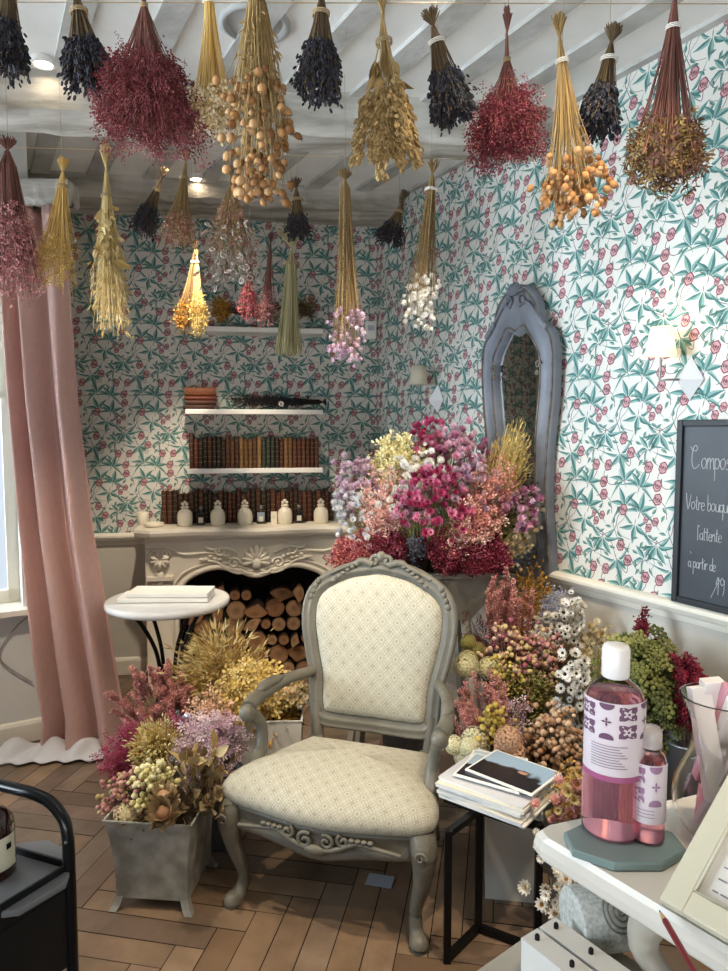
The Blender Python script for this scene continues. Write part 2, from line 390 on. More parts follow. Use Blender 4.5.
# floor: old oak parquet
m_floor = mat('oak_parquet', '#6a4a34', .42, attr=True, var=.55, vscale=7, col2='#5a4a3a', bump=.3, bscale=26, coat=.08)
m_gap = mat('parquet_gap', '#1b130e', .9)
b = MB(); wv, nl = .088, 6; fa = math.radians(-11); R2 = Rz(fa)
pal = [lin(x) for x in ('#8d735a', '#7d634c', '#9b8066', '#756050', '#867061', '#937860', '#80705f', '#8e7966')]
b.add([(-4, -1.5, -.004), (3, -1.5, -.004), (3, 5, -.004), (-4, 5, -.004)], [(0, 1, 2, 3)], mi=1)
for k in range(-75, 76):
    for m in range(-8, 9):
        for hv in (0, 1):
            x0, y0 = k+2*nl*m, k
            if hv: x0, y0, dx, dy = x0+nl, y0-nl+1, 1, nl
            else: dx, dy = nl, 1
            cx, cy = (x0+dx/2)*wv, (y0+dy/2)*wv; c = R2 @ np.array([cx, cy+2, 0])
            if not (-3.2 < c[0] < 2.4 and -.6 < c[1] < 4.5): continue
            g = .0016; hx, hy = dx*wv/2-g, dy*wv/2-g; z = random.uniform(-.0015, 0)
            V = np.array([[-hx, -hy, z], [hx, -hy, z], [hx, hy, z], [-hx, hy, z]]) @ R2.T+c
            b.add(V, [(0, 1, 2, 3)], np.array(random.choice(pal))*random.uniform(.70, 1.02))
structure(b.build('floor', [m_floor, m_gap]))

# ceiling: painted boards, rough joists between them, two big beams
m_board = mat('ceiling_board', '#efeeea', .6, var=.45, vscale=5, col2='#d9d8d2', bump=.1, stretch=(1, 1, 1))
m_joist = mat('ceiling_joist', '#c4c3bf', .8, var=.9, vscale=7, col2='#a2a09a', bump=.6, bscale=22)
m_beam = mat('painted_beam', '#d0ccc3', .85, var=.95, vscale=7, col2='#8f897d', bump=1.0, bscale=18, stretch=(.35, 1.6, 1.6))
b = MB(); b.add([(-4, -1.5, CEIL), (3, -1.5, CEIL), (3, 5, CEIL), (-4, 5, CEIL)], [(3, 2, 1, 0)])
pn = np.array([-RU[1], RU[0], 0])                      # across the planks
ang = math.atan2(RU[1], RU[0])
for i in range(-14, 12):
    c = CORNER+pn*(.14+i*.262)+RU*1.6
    b.box(c+np.array([0, 0, CEIL-.012]), (7, .205, .02), Rz(ang), 0)
    b.box(c+pn*.131+np.array([0, 0, CEIL-.022]), (7, .075+.02*random.random(), .032), Rz(ang+random.uniform(-.004, .004)), 1)
structure(b.build('ceiling', [m_board, m_joist]))
def beam(name, A, B, z0, z1, d):
    A = np.array([A[0], A[1], 0.]); B = np.array([B[0], B[1], 0.]); n = 50; u = unit(B-A); w = np.array([-u[1], u[0], 0]); rings = []
    for i in range(n+1):
        p = A+(B-A)*i/n; j = [random.uniform(-.006, .006) for _ in range(8)]
        rings.append([p+np.array([0, 0, z1]), p+w*(j[0])+np.array([0, 0, z0+.02+j[1]]), p+w*(.02+j[2])+np.array([0, 0, z0+j[3]]),
                      p+w*(d-.02)+np.array([0, 0, z0+j[4]]), p+w*(d+j[5])+np.array([0, 0, z0+.02]), p+w*d+np.array([0, 0, z1])])
    mb = MB(); mb.loft(rings, cap0=True, cap1=True, sm=False); return structure(mb.build(name, m_beam))
beam('trim_3', (-3, 2.40), (.83, 3.01), 2.615, CEIL, .2)
beam('trim_4', BW(-1.75, 0, .34), BW(UC+.06, 0, .34), 2.665, CEIL, .34)
beam('trim_5', (-2.45, 3.0), (-1.24, 3.02), 2.40, 2.50, .12)
# recessed ceiling lamps
m_lampglow = mat('lamp_glow', '#fff2dc', .4, emit='#ffe9c8', es=25); m_white = mat('white_enamel', '#ecebe6', .35)
for i, (x, y, lab) in enumerate(((43, 62, 'small lit round ceiling spotlight above the curtain side'), (197, 178, 'small lit round ceiling spotlight between the two beams'))):
    p = PH(x, y, CEIL-.03); t = thing('ceiling_spotlight', lab, 'light', p, group='recessed ceiling spotlights')
    MB().lathe([(.045, .01), (.045, -.008), (.034, -.012), (.032, .004)]).build('lamp_rim', m_white, t)
    MB().lathe([(0.0001, -.004), (.032, -.004), (.032, .006)]).build('lamp_lens', m_lampglow, t)
p = PH(255, 22, CEIL-.02); t = thing('ceiling_speaker', 'round grey recessed ceiling disc beside the brown seed pod bunch', 'ceiling disc', p)
MB().lathe([(.115, .01), (.115, -.012), (.10, -.018), (.09, -.006)], k=32).build('rim', mat('grey_ring', '#a9aaa8', .5), t)
MB().lathe([(0.0001, -.004), (.092, -.006), (.092, .006)], k=32).build('face', mat('grey_face', '#7f8486', .5), t)
# ------------------------------------------------------------------ flower kit
def pack(V, F, mask=None):
    V = np.array(V, float); by = {}
    for f in F: by.setdefault(len(f), []).append(f)
    return V, [np.array(l) for l in by.values()], (np.zeros(len(V)) if mask is None else np.array(mask, float))
def merge(parts):
    V = []; F = []; M = []; n = 0
    for v, f, m in parts:
        V += [tuple(x) for x in v]; F += [tuple(i+n for i in q) for q in f]; M += list(m); n += len(v)
    return pack(V, F, M)
def E(c, r, k=6, h=4, m=0):
    v, f = uvs(k, h); v = v*np.array(r)+np.array(c); return v, f, [m]*len(v)
def petal(L, w, a, lift, z0=0, m=0, r0=.15, curl=0):
    c, s = math.cos(a), math.sin(a); q = []
    for r, ww, dz in ((r0, .25*w, 0), (L*.6, w, lift*.6), (L, .35*w, lift+curl)):
        q += [(r*c-ww*s, r*s+ww*c, z0+dz), (r*c+ww*s, r*s-ww*c, z0+dz)]
    return q, [(1, 3, 2, 0), (3, 5, 4, 2)], [m]*6
T_bud = merge([E((0, 0, 0), (.32, .32, .6), 4, 3)])
T_ball = merge([E((0, 0, 0), (.5, .5, .5), 8, 6)])
def daisy(n, dbl=True, cr=.26, lift=.25, seed=0):
    pr = [petal(.5, .11, 2*PI*i/n, lift) for i in range(n)]
    if dbl: pr += [petal(.36, .09, 2*PI*(i+.5)/n, lift*1.6, .03) for i in range(n)]
    pr += [E((0, 0, .07), (cr*.62, cr*.62, .1), 8, 4, 1)]
    return merge(pr)
T_daisy = daisy(11); T_straw = daisy(10, True, .24, .42); T_small = daisy(5, False, .2, .2)
T_tiny = merge([petal(.5, .2, 2*PI*i/3+.3, .35) for i in range(3)])
T_pod = merge([E((0, 0, 0), (.42, .42, .5), 8, 6)]+[petal(.28, .06, 2*PI*i/6, .18, .46, 1, .05) for i in range(6)])
T_scale = merge([([(0, 0, 0), (.16, .05, .35), (0, .02, 1), (-.16, .05, .35), (0, -.08, .4)], [(0, 1, 4), (1, 2, 4), (2, 3, 4), (3, 0, 4)], [0]*5)])
T_oat = merge([(np.array([(0, 0, 0), (s*.14, .06, .35), (s*.22, 0, 1), (s*.02, -.05, .4)]), [(0, 1, 2, 3)], [0]*4) for s in (-1, 1)]+
              [([(0, 0, .5), (.01, .01, .5), (.25, .05, 1.7)], [(0, 1, 2)], [0]*3)])
def _cloud(n, sp, bud):
    r = np.random.default_rng(3); pr = []
    for i in range(n):
        d = r.normal(size=3); d[2] = abs(d[2])*.8+.2; d /= np.linalg.norm(d); e = d*sp*(.5+.5*r.random()); w = np.cross(d, (.3, .2, .9)); w /= np.linalg.norm(w)*60
        pr.append(([(0, 0, 0), tuple(w), tuple(e)], [(0, 1, 2)], [0]*3))
        pr.append(E(e, (bud, bud, bud*1.4), 3, 2, 1 if i % 3 == 0 else 0))
    return merge(pr)
T_cloud = _cloud(9, .55, .065); T_berry = _cloud(10, .5, .12)
def _umbel():
    r = np.random.default_rng(5); pr = []
    for i in range(14):
        a = i*2.4; q = .48*math.sqrt((i+.5)/14); e = np.array([q*math.cos(a), q*math.sin(a), .02*r.random()+.1-.25*q*q])
        pr.append(E(e, (.13, .13, .08), 5, 3)); w = np.array([.008, 0, 0])
        pr.append(([(0, 0, -.4), tuple(w+(0, 0, -.4)), tuple(e)], [(0, 1, 2)], [1]*3))
    return merge(pr)
T_umbel = _umbel()
def _hyd():
    pr = [E((0, 0, 0), (.36, .36, .3), 8, 5, 1)]; r = np.random.default_rng(8)
    for i in range(120):
        z = 1-1.6*(i+.5)/120; a = i*2.39996; q = math.sqrt(max(0, 1-z*z)); d = np.array([q*math.cos(a), q*math.sin(a), z])
        x = unit(np.cross(d, (.1, .3, .9))); y = np.cross(d, x); c = d*np.array([.46, .46, .38])*(.95+.1*r.random())
        for k in range(4):
            t = k*PI/2+r.random(); u = math.cos(t)*x+math.sin(t)*y; v = np.cross(d, u)
            pr.append(([tuple(c), tuple(c+u*.045+v*.035+d*.02), tuple(c+u*.085+d*.015), tuple(c+u*.045-v*.035+d*.02)], [(0, 3, 2, 1)], [0]*4))
    return merge(pr)
T_hyd = _hyd()
def _ring():
    V = []; F = []
    for i in range(12):
        a = 2*PI*i/12
        for j in range(3):
            b_ = 2*PI*j/3; r = .40+.13*math.cos(b_); V.append((r*math.cos(a), .13*math.sin(b_), r*math.sin(a)))
    for i in range(12):
        for j in range(3): F.append((i*3+j, i*3+(j+1) % 3, ((i+1) % 12)*3+(j+1) % 3, ((i+1) % 12)*3+j))
    return merge([(V, F, [0]*36), E((0, 0, 0), (.14, .05, .14), 4, 3, 1)])
T_ring = _ring()
def _leaf():
    V = []; F = []; n = 6
    for i in range(n+1):
        t = i/n; w = .24*math.sin(PI*t**.8)**.8+.01; z = t; y = .25*t*t
        V += [(-w, y-.08*w, z), (0, y+.06, z), (w, y-.08*w, z)]
    for i in range(n): F += [(i*3, i*3+1, i*3+4, i*3+3), (i*3+1, i*3+2, i*3+5, i*3+4)]
    return merge([(V, F, [0]*len(V))])
T_leaf = _leaf()
T_protea = merge([E((0, 0, .15), (.3, .3, .38), 8, 5, 1)]+[x for q in range(3) for x in [petal(.34+.1*q, .14, 2*PI*(i+q/3)/9, .75-.22*q, -.1, 0, .2, .1) for i in range(9)]])
T_glob = merge([E((0, 0, 0), (.44, .44, .44), 7, 5, 1)]+[([tuple(d*.4+w), tuple(d*.4-w), tuple(d*.56)], [(0, 1, 2)], [0]*3) for d, w in
               [(d, unit(np.cross(d, (.2, .3, .9)))*.05) for d in [np.array([math.sqrt(1-z*z)*math.cos(i*2.4), math.sqrt(1-z*z)*math.sin(i*2.4), z]) for i, z in [(i, 1-2*(i+.5)/60) for i in range(60)]]]])

m_stem = mat('dried_stems', '#8a7350', .8, attr=True)
m_head = mat('dried_petals', '#ffffff', .75, attr=True, translucent=.12)
m_twine = mat('jute_twine', '#b39a72', .9, var=.5, vscale=200)
m_band = mat('white_cord', '#e8e2d6', .8)
PAL = {
'dusty': ['#7c3a3c', '#8c4846', '#682a2e', '#9a5550'],
 'navy': ['#26262d', '#313138', '#3d3c45', '#1f1e25'], 'burg': ['#6c2030', '#7c2c3c', '#581824', '#8a3846'], 'yel': ['#d6ab5a', '#c89a4a', '#e4c583'],
 'cream': ['#e9d9b2', '#f1e6c9', '#dcc492'], 'pod': ['#a37444', '#b98a58', '#875a30', '#c49a6a'], 'wheat': ['#a18454', '#8c7144', '#b39866'],
 'hydb': ['#7d6238', '#96794a', '#5f4a34', '#a98e55', '#6d4a44'], 'pink': ['#cf8c8e', '#dba1a0', '#b97178', '#e2b3ac'], 'oatg': ['#c4aa6c', '#d4bf84', '#b0965a', '#dfcf9c'], 'oat': ['#cdb37a', '#dcc794', '#b89b5e'],
 'silv': ['#b9aaa0', '#cbbdb2', '#a49589'], 'white': ['#efeae0', '#f7f4ee', '#e2dccf'], 'dark': ['#2a2119', '#3a2c20'], 'gold': ['#c58f35', '#d8a548', '#a8762a'], 'grass': ['#a79d74', '#b9af86', '#8c8460'],
 'stem': ['#8d7148', '#a18557', '#77603d'], 'stemd': ['#5f4c34', '#74603f', '#4c3c2a'], 'stemg': ['#8b8a4c', '#9d9a58', '#737542'], 'stemb': ['#7a5044', '#8d5c50', '#6b453c'],
 'lilac': ['#d3b4c4', '#dfc8d2', '#c09cb2'], 'ice': ['#e2e1e2', '#efeeee', '#d0d0d4'], 'mag': ['#b8426e', '#cc6488', '#a2325c', '#d98ba8'], 'pale': ['#e6b3a4', '#efc7ba', '#d99a8c'],
 'mauve': ['#cf94aa', '#dbb0c0', '#b06e8c', '#dbb6c4'], 'gry': ['#5f606c', '#74757f', '#4d4d58'], 'lem': ['#e8dca4', '#f0e6b8', '#d8c988'], 'straw': ['#d9be74', '#c9aa5c', '#e8d393'], 'salmon': ['#d98f84', '#e5a797', '#c87a72'],
 'rose': ['#a4485a', '#b85a68', '#8c3446', '#c27480'], 'dred': ['#7d1c30', '#8f2438', '#671426'], 'coral': ['#c5877c', '#d49c90', '#b0706a'], 'green': ['#686c38', '#7b7e42', '#54592c', '#8c8a4c'],
 'olive': ['#8f8748', '#a39a58', '#776f3a'], 'tan': ['#b38a66', '#c59e7c', '#9d7452', '#d0ae8c'], 'multi': ['#c79a86', '#b5707a', '#d9c08a', '#a85a6a', '#cfae9a'], 'yball': ['#c2a94e', '#d3bc66', '#ab9340'],
 'knob': ['#d6cfa4', '#e4ddb8', '#bdb587'], 'peach': ['#e3b898', '#edc9ae', '#d4a585'], 'thistle': ['#a9aec4', '#bcc0d2', '#9095b0'], 'stat': ['#c2a0aa', '#d2b9bf', '#a98594', '#e0cfd0'],
 'brn': ['#7a5a3c', '#8c6a48', '#96785a'], 'leafb': ['#8a7350', '#a58d66', '#6d5a3e', '#b8a27a'], 'blush': ['#d8a49a', '#a06a64', '#c4b07a', '#b98078'], 'mhead': ['#c7b06a', '#b05a6c', '#8f4a5a']}
PAL = {k: np.array([lin(x) for x in v]) for k, v in PAL.items()}
def pick(p, n, jit=.12):
    c = PAL[p][rng.integers(0, len(PAL[p]), n)]; return c*(1+rng.uniform(-jit, jit, (n, 1)))
def frames(D, spin=True):
    D = D/(np.linalg.norm(D, axis=1, keepdims=True)+1e-12); ref = np.where(np.abs(D[:, 2:3]) > .95, np.array([[1., 0, 0]]), np.array([[0, 0, 1.]]))
    x = np.cross(ref, D); x /= np.linalg.norm(x, axis=1, keepdims=True); y = np.cross(D, x)
    if spin:
        a = rng.uniform(0, 2*PI, len(D))[:, None]; x, y = np.cos(a)*x+np.sin(a)*y, -np.sin(a)*x+np.cos(a)*y
    return np.stack([x, y, D], 2)
def bunch(label, tie, d, L, Lt, R, n, T, hs, pa, pb=None, st='stem', hr=(.75, 1), hper=1, jit=.01, group=None, name='dried_flower_bunch', cat='dried flowers',
          rt=.012, rtop=None, bulge=.35, lenvar=.25, dome=.0, rs=(.0011, .0006), out=.5, hsv=.3, band=None, single=0, flat=1, sag=0, extra=None, K=5, sc=None, hn='flower_heads', tieoff=True, cup=0, face=0):
    tie = np.asarray(tie, float); d = unit(d); ax = frames(d[None], False)[0]
    t = thing(name, label, cat, tie, group=group)
    u = rng.normal(size=(n, 2)); u /= np.linalg.norm(u, axis=1, keepdims=True); q = np.sqrt(rng.uniform(0, 1, n))[:, None]; u = u*q; u[:, 1] *= flat
    lv = L*(1-lenvar*rng.random(n)-dome*(u**2).sum(1))
    side = u @ ax[:, :2].T
    A = side*rt*.9; B = d*(lv*.5)[:, None]+side*R*bulge+rng.normal(0, .004, (n, 3)); C = d*lv[:, None]+side*R+rng.normal(0, jit, (n, 3)); C[:, 2] -= sag*rng.random(n)
    B[:, 2] -= 0
    sb = MB(); scol = pick(st, n)
    sb.stems(A, B, C, rs[0], rs[1], K, 3, scol)
    if Lt > 0:
        rtop = rt*1.25 if rtop is None else rtop
        m = n if n < 140 else 140
        E_ = -d*(Lt*rng.uniform(.82, 1, m))[:, None]-side[:m]*rtop+rng.normal(0, .002, (m, 3))
        sb.stems(A[:m], A[:m]*.8-d*Lt*.45, E_, rs[0], rs[0]*1.1, 3, 3, scol[:m])
    if sc:   # small leaves / scales along the stems
        k = n*sc[3]; i = rng.integers(0, n, k); f = rng.uniform(sc[4], sc[5], k)[:, None]
        Q = (1-f)**2*A[i]+2*f*(1-f)*B[i]+f*f*C[i]; D = unit3(C[i]-A[i])+rng.normal(0, .45, (k, 3))
        sb.stamp(sc[0], frames(D)*(sc[1]*rng.uniform(.6, 1.3, k))[:, None, None], Q, pick(sc[2], k), mi=1)
    sb.build('stems', [m_stem, m_head], t)
    k = n*hper; i = np.tile(np.arange(n), hper); f = (hr[0]+(hr[1]-hr[0])*(rng.random(k) if hper > 1 else np.ones(k)))[:, None]
    Q = (1-f)**2*A[i]+2*f*(1-f)*B[i]+f*f*C[i]+rng.normal(0, jit, (k, 3))
    tan = unit3(2*(1-f)*(B[i]-A[i])+2*f*(C[i]-B[i])); D = tan+out*unit3(side[i]+1e-6)+rng.normal(0, .25, (k, 3))+face*np.array([0, -1., .1])
    if cup: D[:, 2] += cup
    M = frames(D)*(hs*rng.uniform(1-hsv, 1+hsv, k))[:, None, None]
    cA = pick(pa, k); cB = pick(pb, k) if pb else None
    if single:            # heads big enough to be read one by one
        order = np.argsort(-(Q[:, 2]*.3-Q[:, 1]))[:single]; mask = np.zeros(k, bool); mask[order] = True
        for j in np.where(mask)[0]:
            MB().stamp(T, M[j:j+1], np.zeros((1, 3)), cA[j:j+1], None if cB is None else cB[j:j+1], sm=True).build('flower_head', m_head, t, loc=Q[j])
        r_ = ~mask
        if r_.any(): MB().stamp(T, M[r_], Q[r_], cA[r_], None if cB is None else cB[r_], sm=True).build('flower_heads', m_head, t, kind='stuff')
    else:
        MB().stamp(T, M, Q, cA, cB, sm=T in ()).build(hn, m_head, t, kind='stuff')
    if band:
        bb = MB(); a = np.linspace(0, 2*PI*3, 40); rr = rt*1.22
        bb.tube([ax[:, 0]*rr*math.cos(x)+ax[:, 1]*rr*math.sin(x)+d*(-.006+.012*i/40) for i, x in enumerate(a)], .0014, 5)
        bb.build('twine_tie', m_band if band == 'w' else m_twine, t)
    return t
def unit3(v): return v/(np.linalg.norm(v, axis=1, keepdims=True)+1e-12)

# ------------------------------------------------------------------ hanging strings and bunches
def cord(label, a, b_, r=.0012, sag=.01, m=None, name='hanging_string'):
    a = np.array(a); b_ = np.array(b_); t = np.linspace(0, 1, 14)[:, None]
    q = a+(b_-a)*t; q[:, 2] -= 4*sag*(t*(1-t))[:, 0]
    return tag(MB().tube(q, r, 5).build(name, m or m_twine), label, 'string')
def hook(t, tie, top, ceil=CEIL-.05):      # the loop of twine a bunch hangs by (part of the bunch)
    a = np.array([top[0]-tie[0], top[1]-tie[1], top[2]-tie[2]]); MB().tube([(0, 0, 0), a*.6, a], .0011, 5).build('hanging_loop', m_twine, t)
def hang(label, x0, y0, x1, y1, Y, top=None, R=.06, spread_px=None, Ystr=None, **kw):
    """tie at pixel-measured place (x0,y0), head ends at (x1,y1), Y metres into the room"""
    a = P(x0, y0, Y); e = P(x1, y1, Y); d = e-a; L = np.linalg.norm(d)
    if spread_px: R = spread_px/2*Y/FOC
    Lt = .06; kw = dict(kw); kw['n'] = int(kw['n']*1.45); r0_, r1_ = kw.get('rs', (.0011, .0006)); kw['rs'] = (r0_*1.2, r1_*1.2)
    if top is not None:
        p = P(top[0], top[1], Y); Lt = np.linalg.norm(p-a)
    t = bunch(label, a, d, L, Lt, R, **kw)
    MB().tube([(0, 0, 0), (0.002, 0.003, .5*(CEIL-.06-a[2])), (0, .006, CEIL-.035-a[2])], .0009, 4).build('hanging_string', m_twine, t)
    return t
LAV = dict(T=T_bud, hs=.0105, pa='navy', st='stemd', hr=(.48, 1), hper=17, n=100, jit=.0045, lenvar=.32, bulge=.5, rt=.017, band='j', out=.3, group='hanging lavender bunches', cat='dried lavender', name='lavender_bunch')
BRO = dict(T=T_cloud, hs=.036, pa='dusty', pb='burg', st='stemb', hr=(.5, 1), hper=7, n=120, jit=.014, lenvar=.3, bulge=.32, rt=.007, rs=(.0008, .0005), band='j')
hang('dark lavender bunch cut off at the top left corner', 9, -6, 4, 76, 1.8, top=(14, -40), spread_px=40, **LAV)
hang('dark lavender bunch hanging left of the large burgundy broom', 79, 12, 92, 93, 1.8, top=(76, -25), spread_px=50, **LAV)
hang('large round burgundy broom bunch left of the yellow one', 144, 6, 151, 146, 1.78, top=(142, -30), spread_px=104, **{**BRO, 'n': 190, 'hper': 8})
hang('pale yellow bunch with cream tips beside the burgundy broom', 209, 2, 214, 134, 1.8, top=(207, -30), spread_px=44, T=T_tiny, hs=.016, pa='cream', st='yel', hr=(.8, 1), hper=4, n=120, jit=.007, bulge=.3, lenvar=.22, rt=.012, band='w')
hang('long bunch of round tan seed pods beside the ceiling disc', 257, 5, 262, 196, 1.62, top=(256, -30), spread_px=54, T=T_pod, hs=.0195, pa='pod', pb='stemd', st='wheat', hr=(.5, 1), hper=1, n=125, jit=.012, bulge=.6, lenvar=.62, rt=.024, single=95, sc=(T_scale, .022, 'wheat', 3, .1, .8))
hang('dark lavender bunch between the seed pods and the tan grain', 321, 14, 317, 102, 1.8, top=(324, -25), spread_px=46, **LAV)
hang('wide bunch of tan amaranth spikes and leaves at top centre', 384, 42, 390, 170, 1.75, top=(387, -20), spread_px=80, T=T_bud, hs=.0125, pa='wheat', st='wheat', hr=(.45, 1), hper=300, n=9, jit=.0075, bulge=.6, lenvar=.18, rt=.016, rs=(.0018, .001), band='j', sc=(T_leaf, .045, 'wheat', 3, .1, .5), rtop=.03)
hang('dark lavender bunch with thick cut stems right of top centre', 437, 43, 455, 124, 1.8, top=(431, 9), spread_px=42, **{**LAV, 'band': 'w'})
hang('dark burgundy broom bunch hanging over the right wall edge', 507, 60, 507, 160, 1.85, top=(506, 6), spread_px=74, **{**BRO, 'pa': 'burg', 'pb': 'dusty'})
hang('bunch of orange brown papery pods before the right wall', 562, 62, 575, 210, 1.8, top=(560, 13), spread_px=50, T=T_pod, hs=.020, pa='pod', pb='tan', st='wheat', hr=(.68, 1), hper=1, n=110, jit=.014, bulge=.4, lenvar=.3, rt=.013, single=80, band='w')
hang('dark lavender bunch leaning left on the patterned right wall', 609, 60, 598, 136, 1.8, top=(617, 26), spread_px=42, **{**LAV, 'band': 'w'})
hang('brown dried hydrangea bunch hanging nearest the top right corner', 673, 28, 662, 188, 1.72, top=(673, -30), spread_px=72, T=T_small, hs=.026, pa='hydb', pb='stemd', st='stemb', hr=(.72, 1), hper=8, n=85, jit=.010, bulge=.42, lenvar=.22, rt=.014, rs=(.0014, .001), band='w')
hang('pink love-lies-bleeding bunch hanging over the curtain edge', 8, 165, 15, 300, 2.55, top=(12, 138), spread_px=56, T=T_tiny, hs=.017, pa='pink', st='stemb', hr=(.4, 1), hper=9, n=120, jit=.010, bulge=.5, rt=.03, rtop=.034, lenvar=.3)
hang('golden everlasting bunch hanging against the pink curtain', 62, 186, 56, 290, 2.6, top=(64, 158), spread_px=42, T=T_small, hs=.02, pa='straw', pb='gold', st='yel', hr=(.65, 1), hper=2, n=95, jit=.009, bulge=.4, rt=.016, lenvar=.35, band='j')
hang('long pale oat bunch hanging right of the curtain', 107, 196, 112, 338, 2.55, top=(107, 143), spread_px=36, T=T_oat, hs=.026, pa='oat', st='oat', hr=(.35, 1), hper=5, n=75, jit=.006, bulge=.6, rt=.016, lenvar=.35, band='j', sc=(T_leaf, .05, 'oat', 1, .1, .6), out=.2)
hang('small dark lavender bunch tilted left above the back wall', 157, 190, 140, 236, 2.95, top=(160, 166), spread_px=28, **{**LAV, 'n': 55, 'hs': .009, 'rt': .014})
hang('brown and dusty pink bunch beside the small tilted lavender', 184, 178, 176, 250, 2.9, top=(185, 148), spread_px=34, T=T_tiny, hs=.012, pa='blush', st='stem', hr=(.6, 1), hper=5, n=90, jit=.008, bulge=.4, rt=.013, lenvar=.3, band='j')
hang('bunch of silvery ring shaped pods on thin branches', 231, 186, 230, 284, 2.75, top=(232, 166), spread_px=60, T=T_ring, hs=.022, pa='silv', pb='tan', st='stem', hr=(.5, 1), hper=1, n=85, jit=.01, bulge=.4, rt=.008, lenvar=.6, single=80, sc=(T_tiny, .012, 'blush', 8, .3, .9))
hang('stubby dark lavender bunch above the dry green grass', 297, 200, 299, 240, 2.95, top=(295, 178), spread_px=26, **{**LAV, 'n': 60, 'hs': .009, 'rt': .02})
hang('long brown bunch tipped with small pink and white flowers', 345, 190, 348, 360, 2.7, top=(344, 170), spread_px=30, T=T_straw, hs=.022, pa='lilac', pb='pink', st='stem', hr=(.72, 1), hper=1, n=78, jit=.008, bulge=.5, rt=.022, lenvar=.3, single=60, sc=(T_tiny, .01, 'stem', 10, .1, .7), rtop=.03)
hang('small faded lavender bunch near the room corner', 399, 212, 388, 246, 3.3, top=(405, 190), spread_px=32, **{**LAV, 'n': 50, 'hs': .01, 'rt': .018})
hang('brown stemmed bunch ending in white daisies by the corner', 431, 190, 419, 322, 2.8, top=(437, 160), spread_px=30, T=T_straw, hs=.026, pa='white', pb='yel', st='stem', hr=(.75, 1), hper=1, n=60, jit=.009, bulge=.6, rt=.02, lenvar=.35, single=60, band='w', sc=(T_tiny, .01, 'stem', 9, .1, .7))
hang('dull ochre bunch hanging before the upper shelf', 193, 262, 184, 334, 3.35, top=(194, 240), spread_px=22, T=T_tiny, hs=.016, pa='gold', st='stem', hr=(.7, 1), hper=6, n=70, jit=.008, bulge=.3, rt=.01, lenvar=.3, band='w')
hang('bright golden bunch overlapping the ochre one', 197, 262, 200, 336, 3.3, top=(197, 250), spread_px=17, T=T_tiny, hs=.017, pa='straw', st='straw', hr=(.6, 1), hper=6, n=60, jit=.007, bulge=.3, rt=.009, lenvar=.3, band='w')
hang('bundle of straight dry green grass flaring at both ends', 291, 264, 288, 356, 3.2, top=(292, 226), spread_px=28, T=T_oat, hs=.008, pa='grass', st='grass', hr=(.97, 1), hper=1, n=150, jit=.002, bulge=.5, rt=.026, rtop=.065, lenvar=.08, rs=(.0014, .0012), band='j')
hang('thin pinkish brown bunch hanging beside the dry grass', 270, 255, 266, 330, 3.3, top=(270, 232), spread_px=16, T=T_tiny, hs=.016, pa='pink', pb=None, st='stemb', hr=(.55, 1), hper=4, n=40, jit=.006, bulge=.4, rt=.01, lenvar=.4)
hang('dusty rose bunch hanging below the silvery ring pods', 250, 272, 250, 322, 3.35, top=(250, 255), spread_px=22, T=T_tiny, hs=.015, pa='rose', st='stemb', hr=(.4, 1), hper=6, n=45, jit=.007, bulge=.4, rt=.01, lenvar=.4)
def strip(label, x0, y0, x1, y1, Y0, Y1, **k): return cord(label, P(x0, y0, Y0), P(x1, y1, Y1), **k)
strip('upper wire strung below the ceiling along the front bunches', -60, 2, 760, 4, 1.8, 1.8, r=.0012, sag=.0)
strip('wire strung across the room above the second row of bunches', -40, 146, 470, 160, 2.62, 2.9, r=.0013, sag=.0)
strip('thin twine stretched across in front of the back wall', 195, 232, 318, 228, 3.3, 3.25, r=.0014, sag=.0)
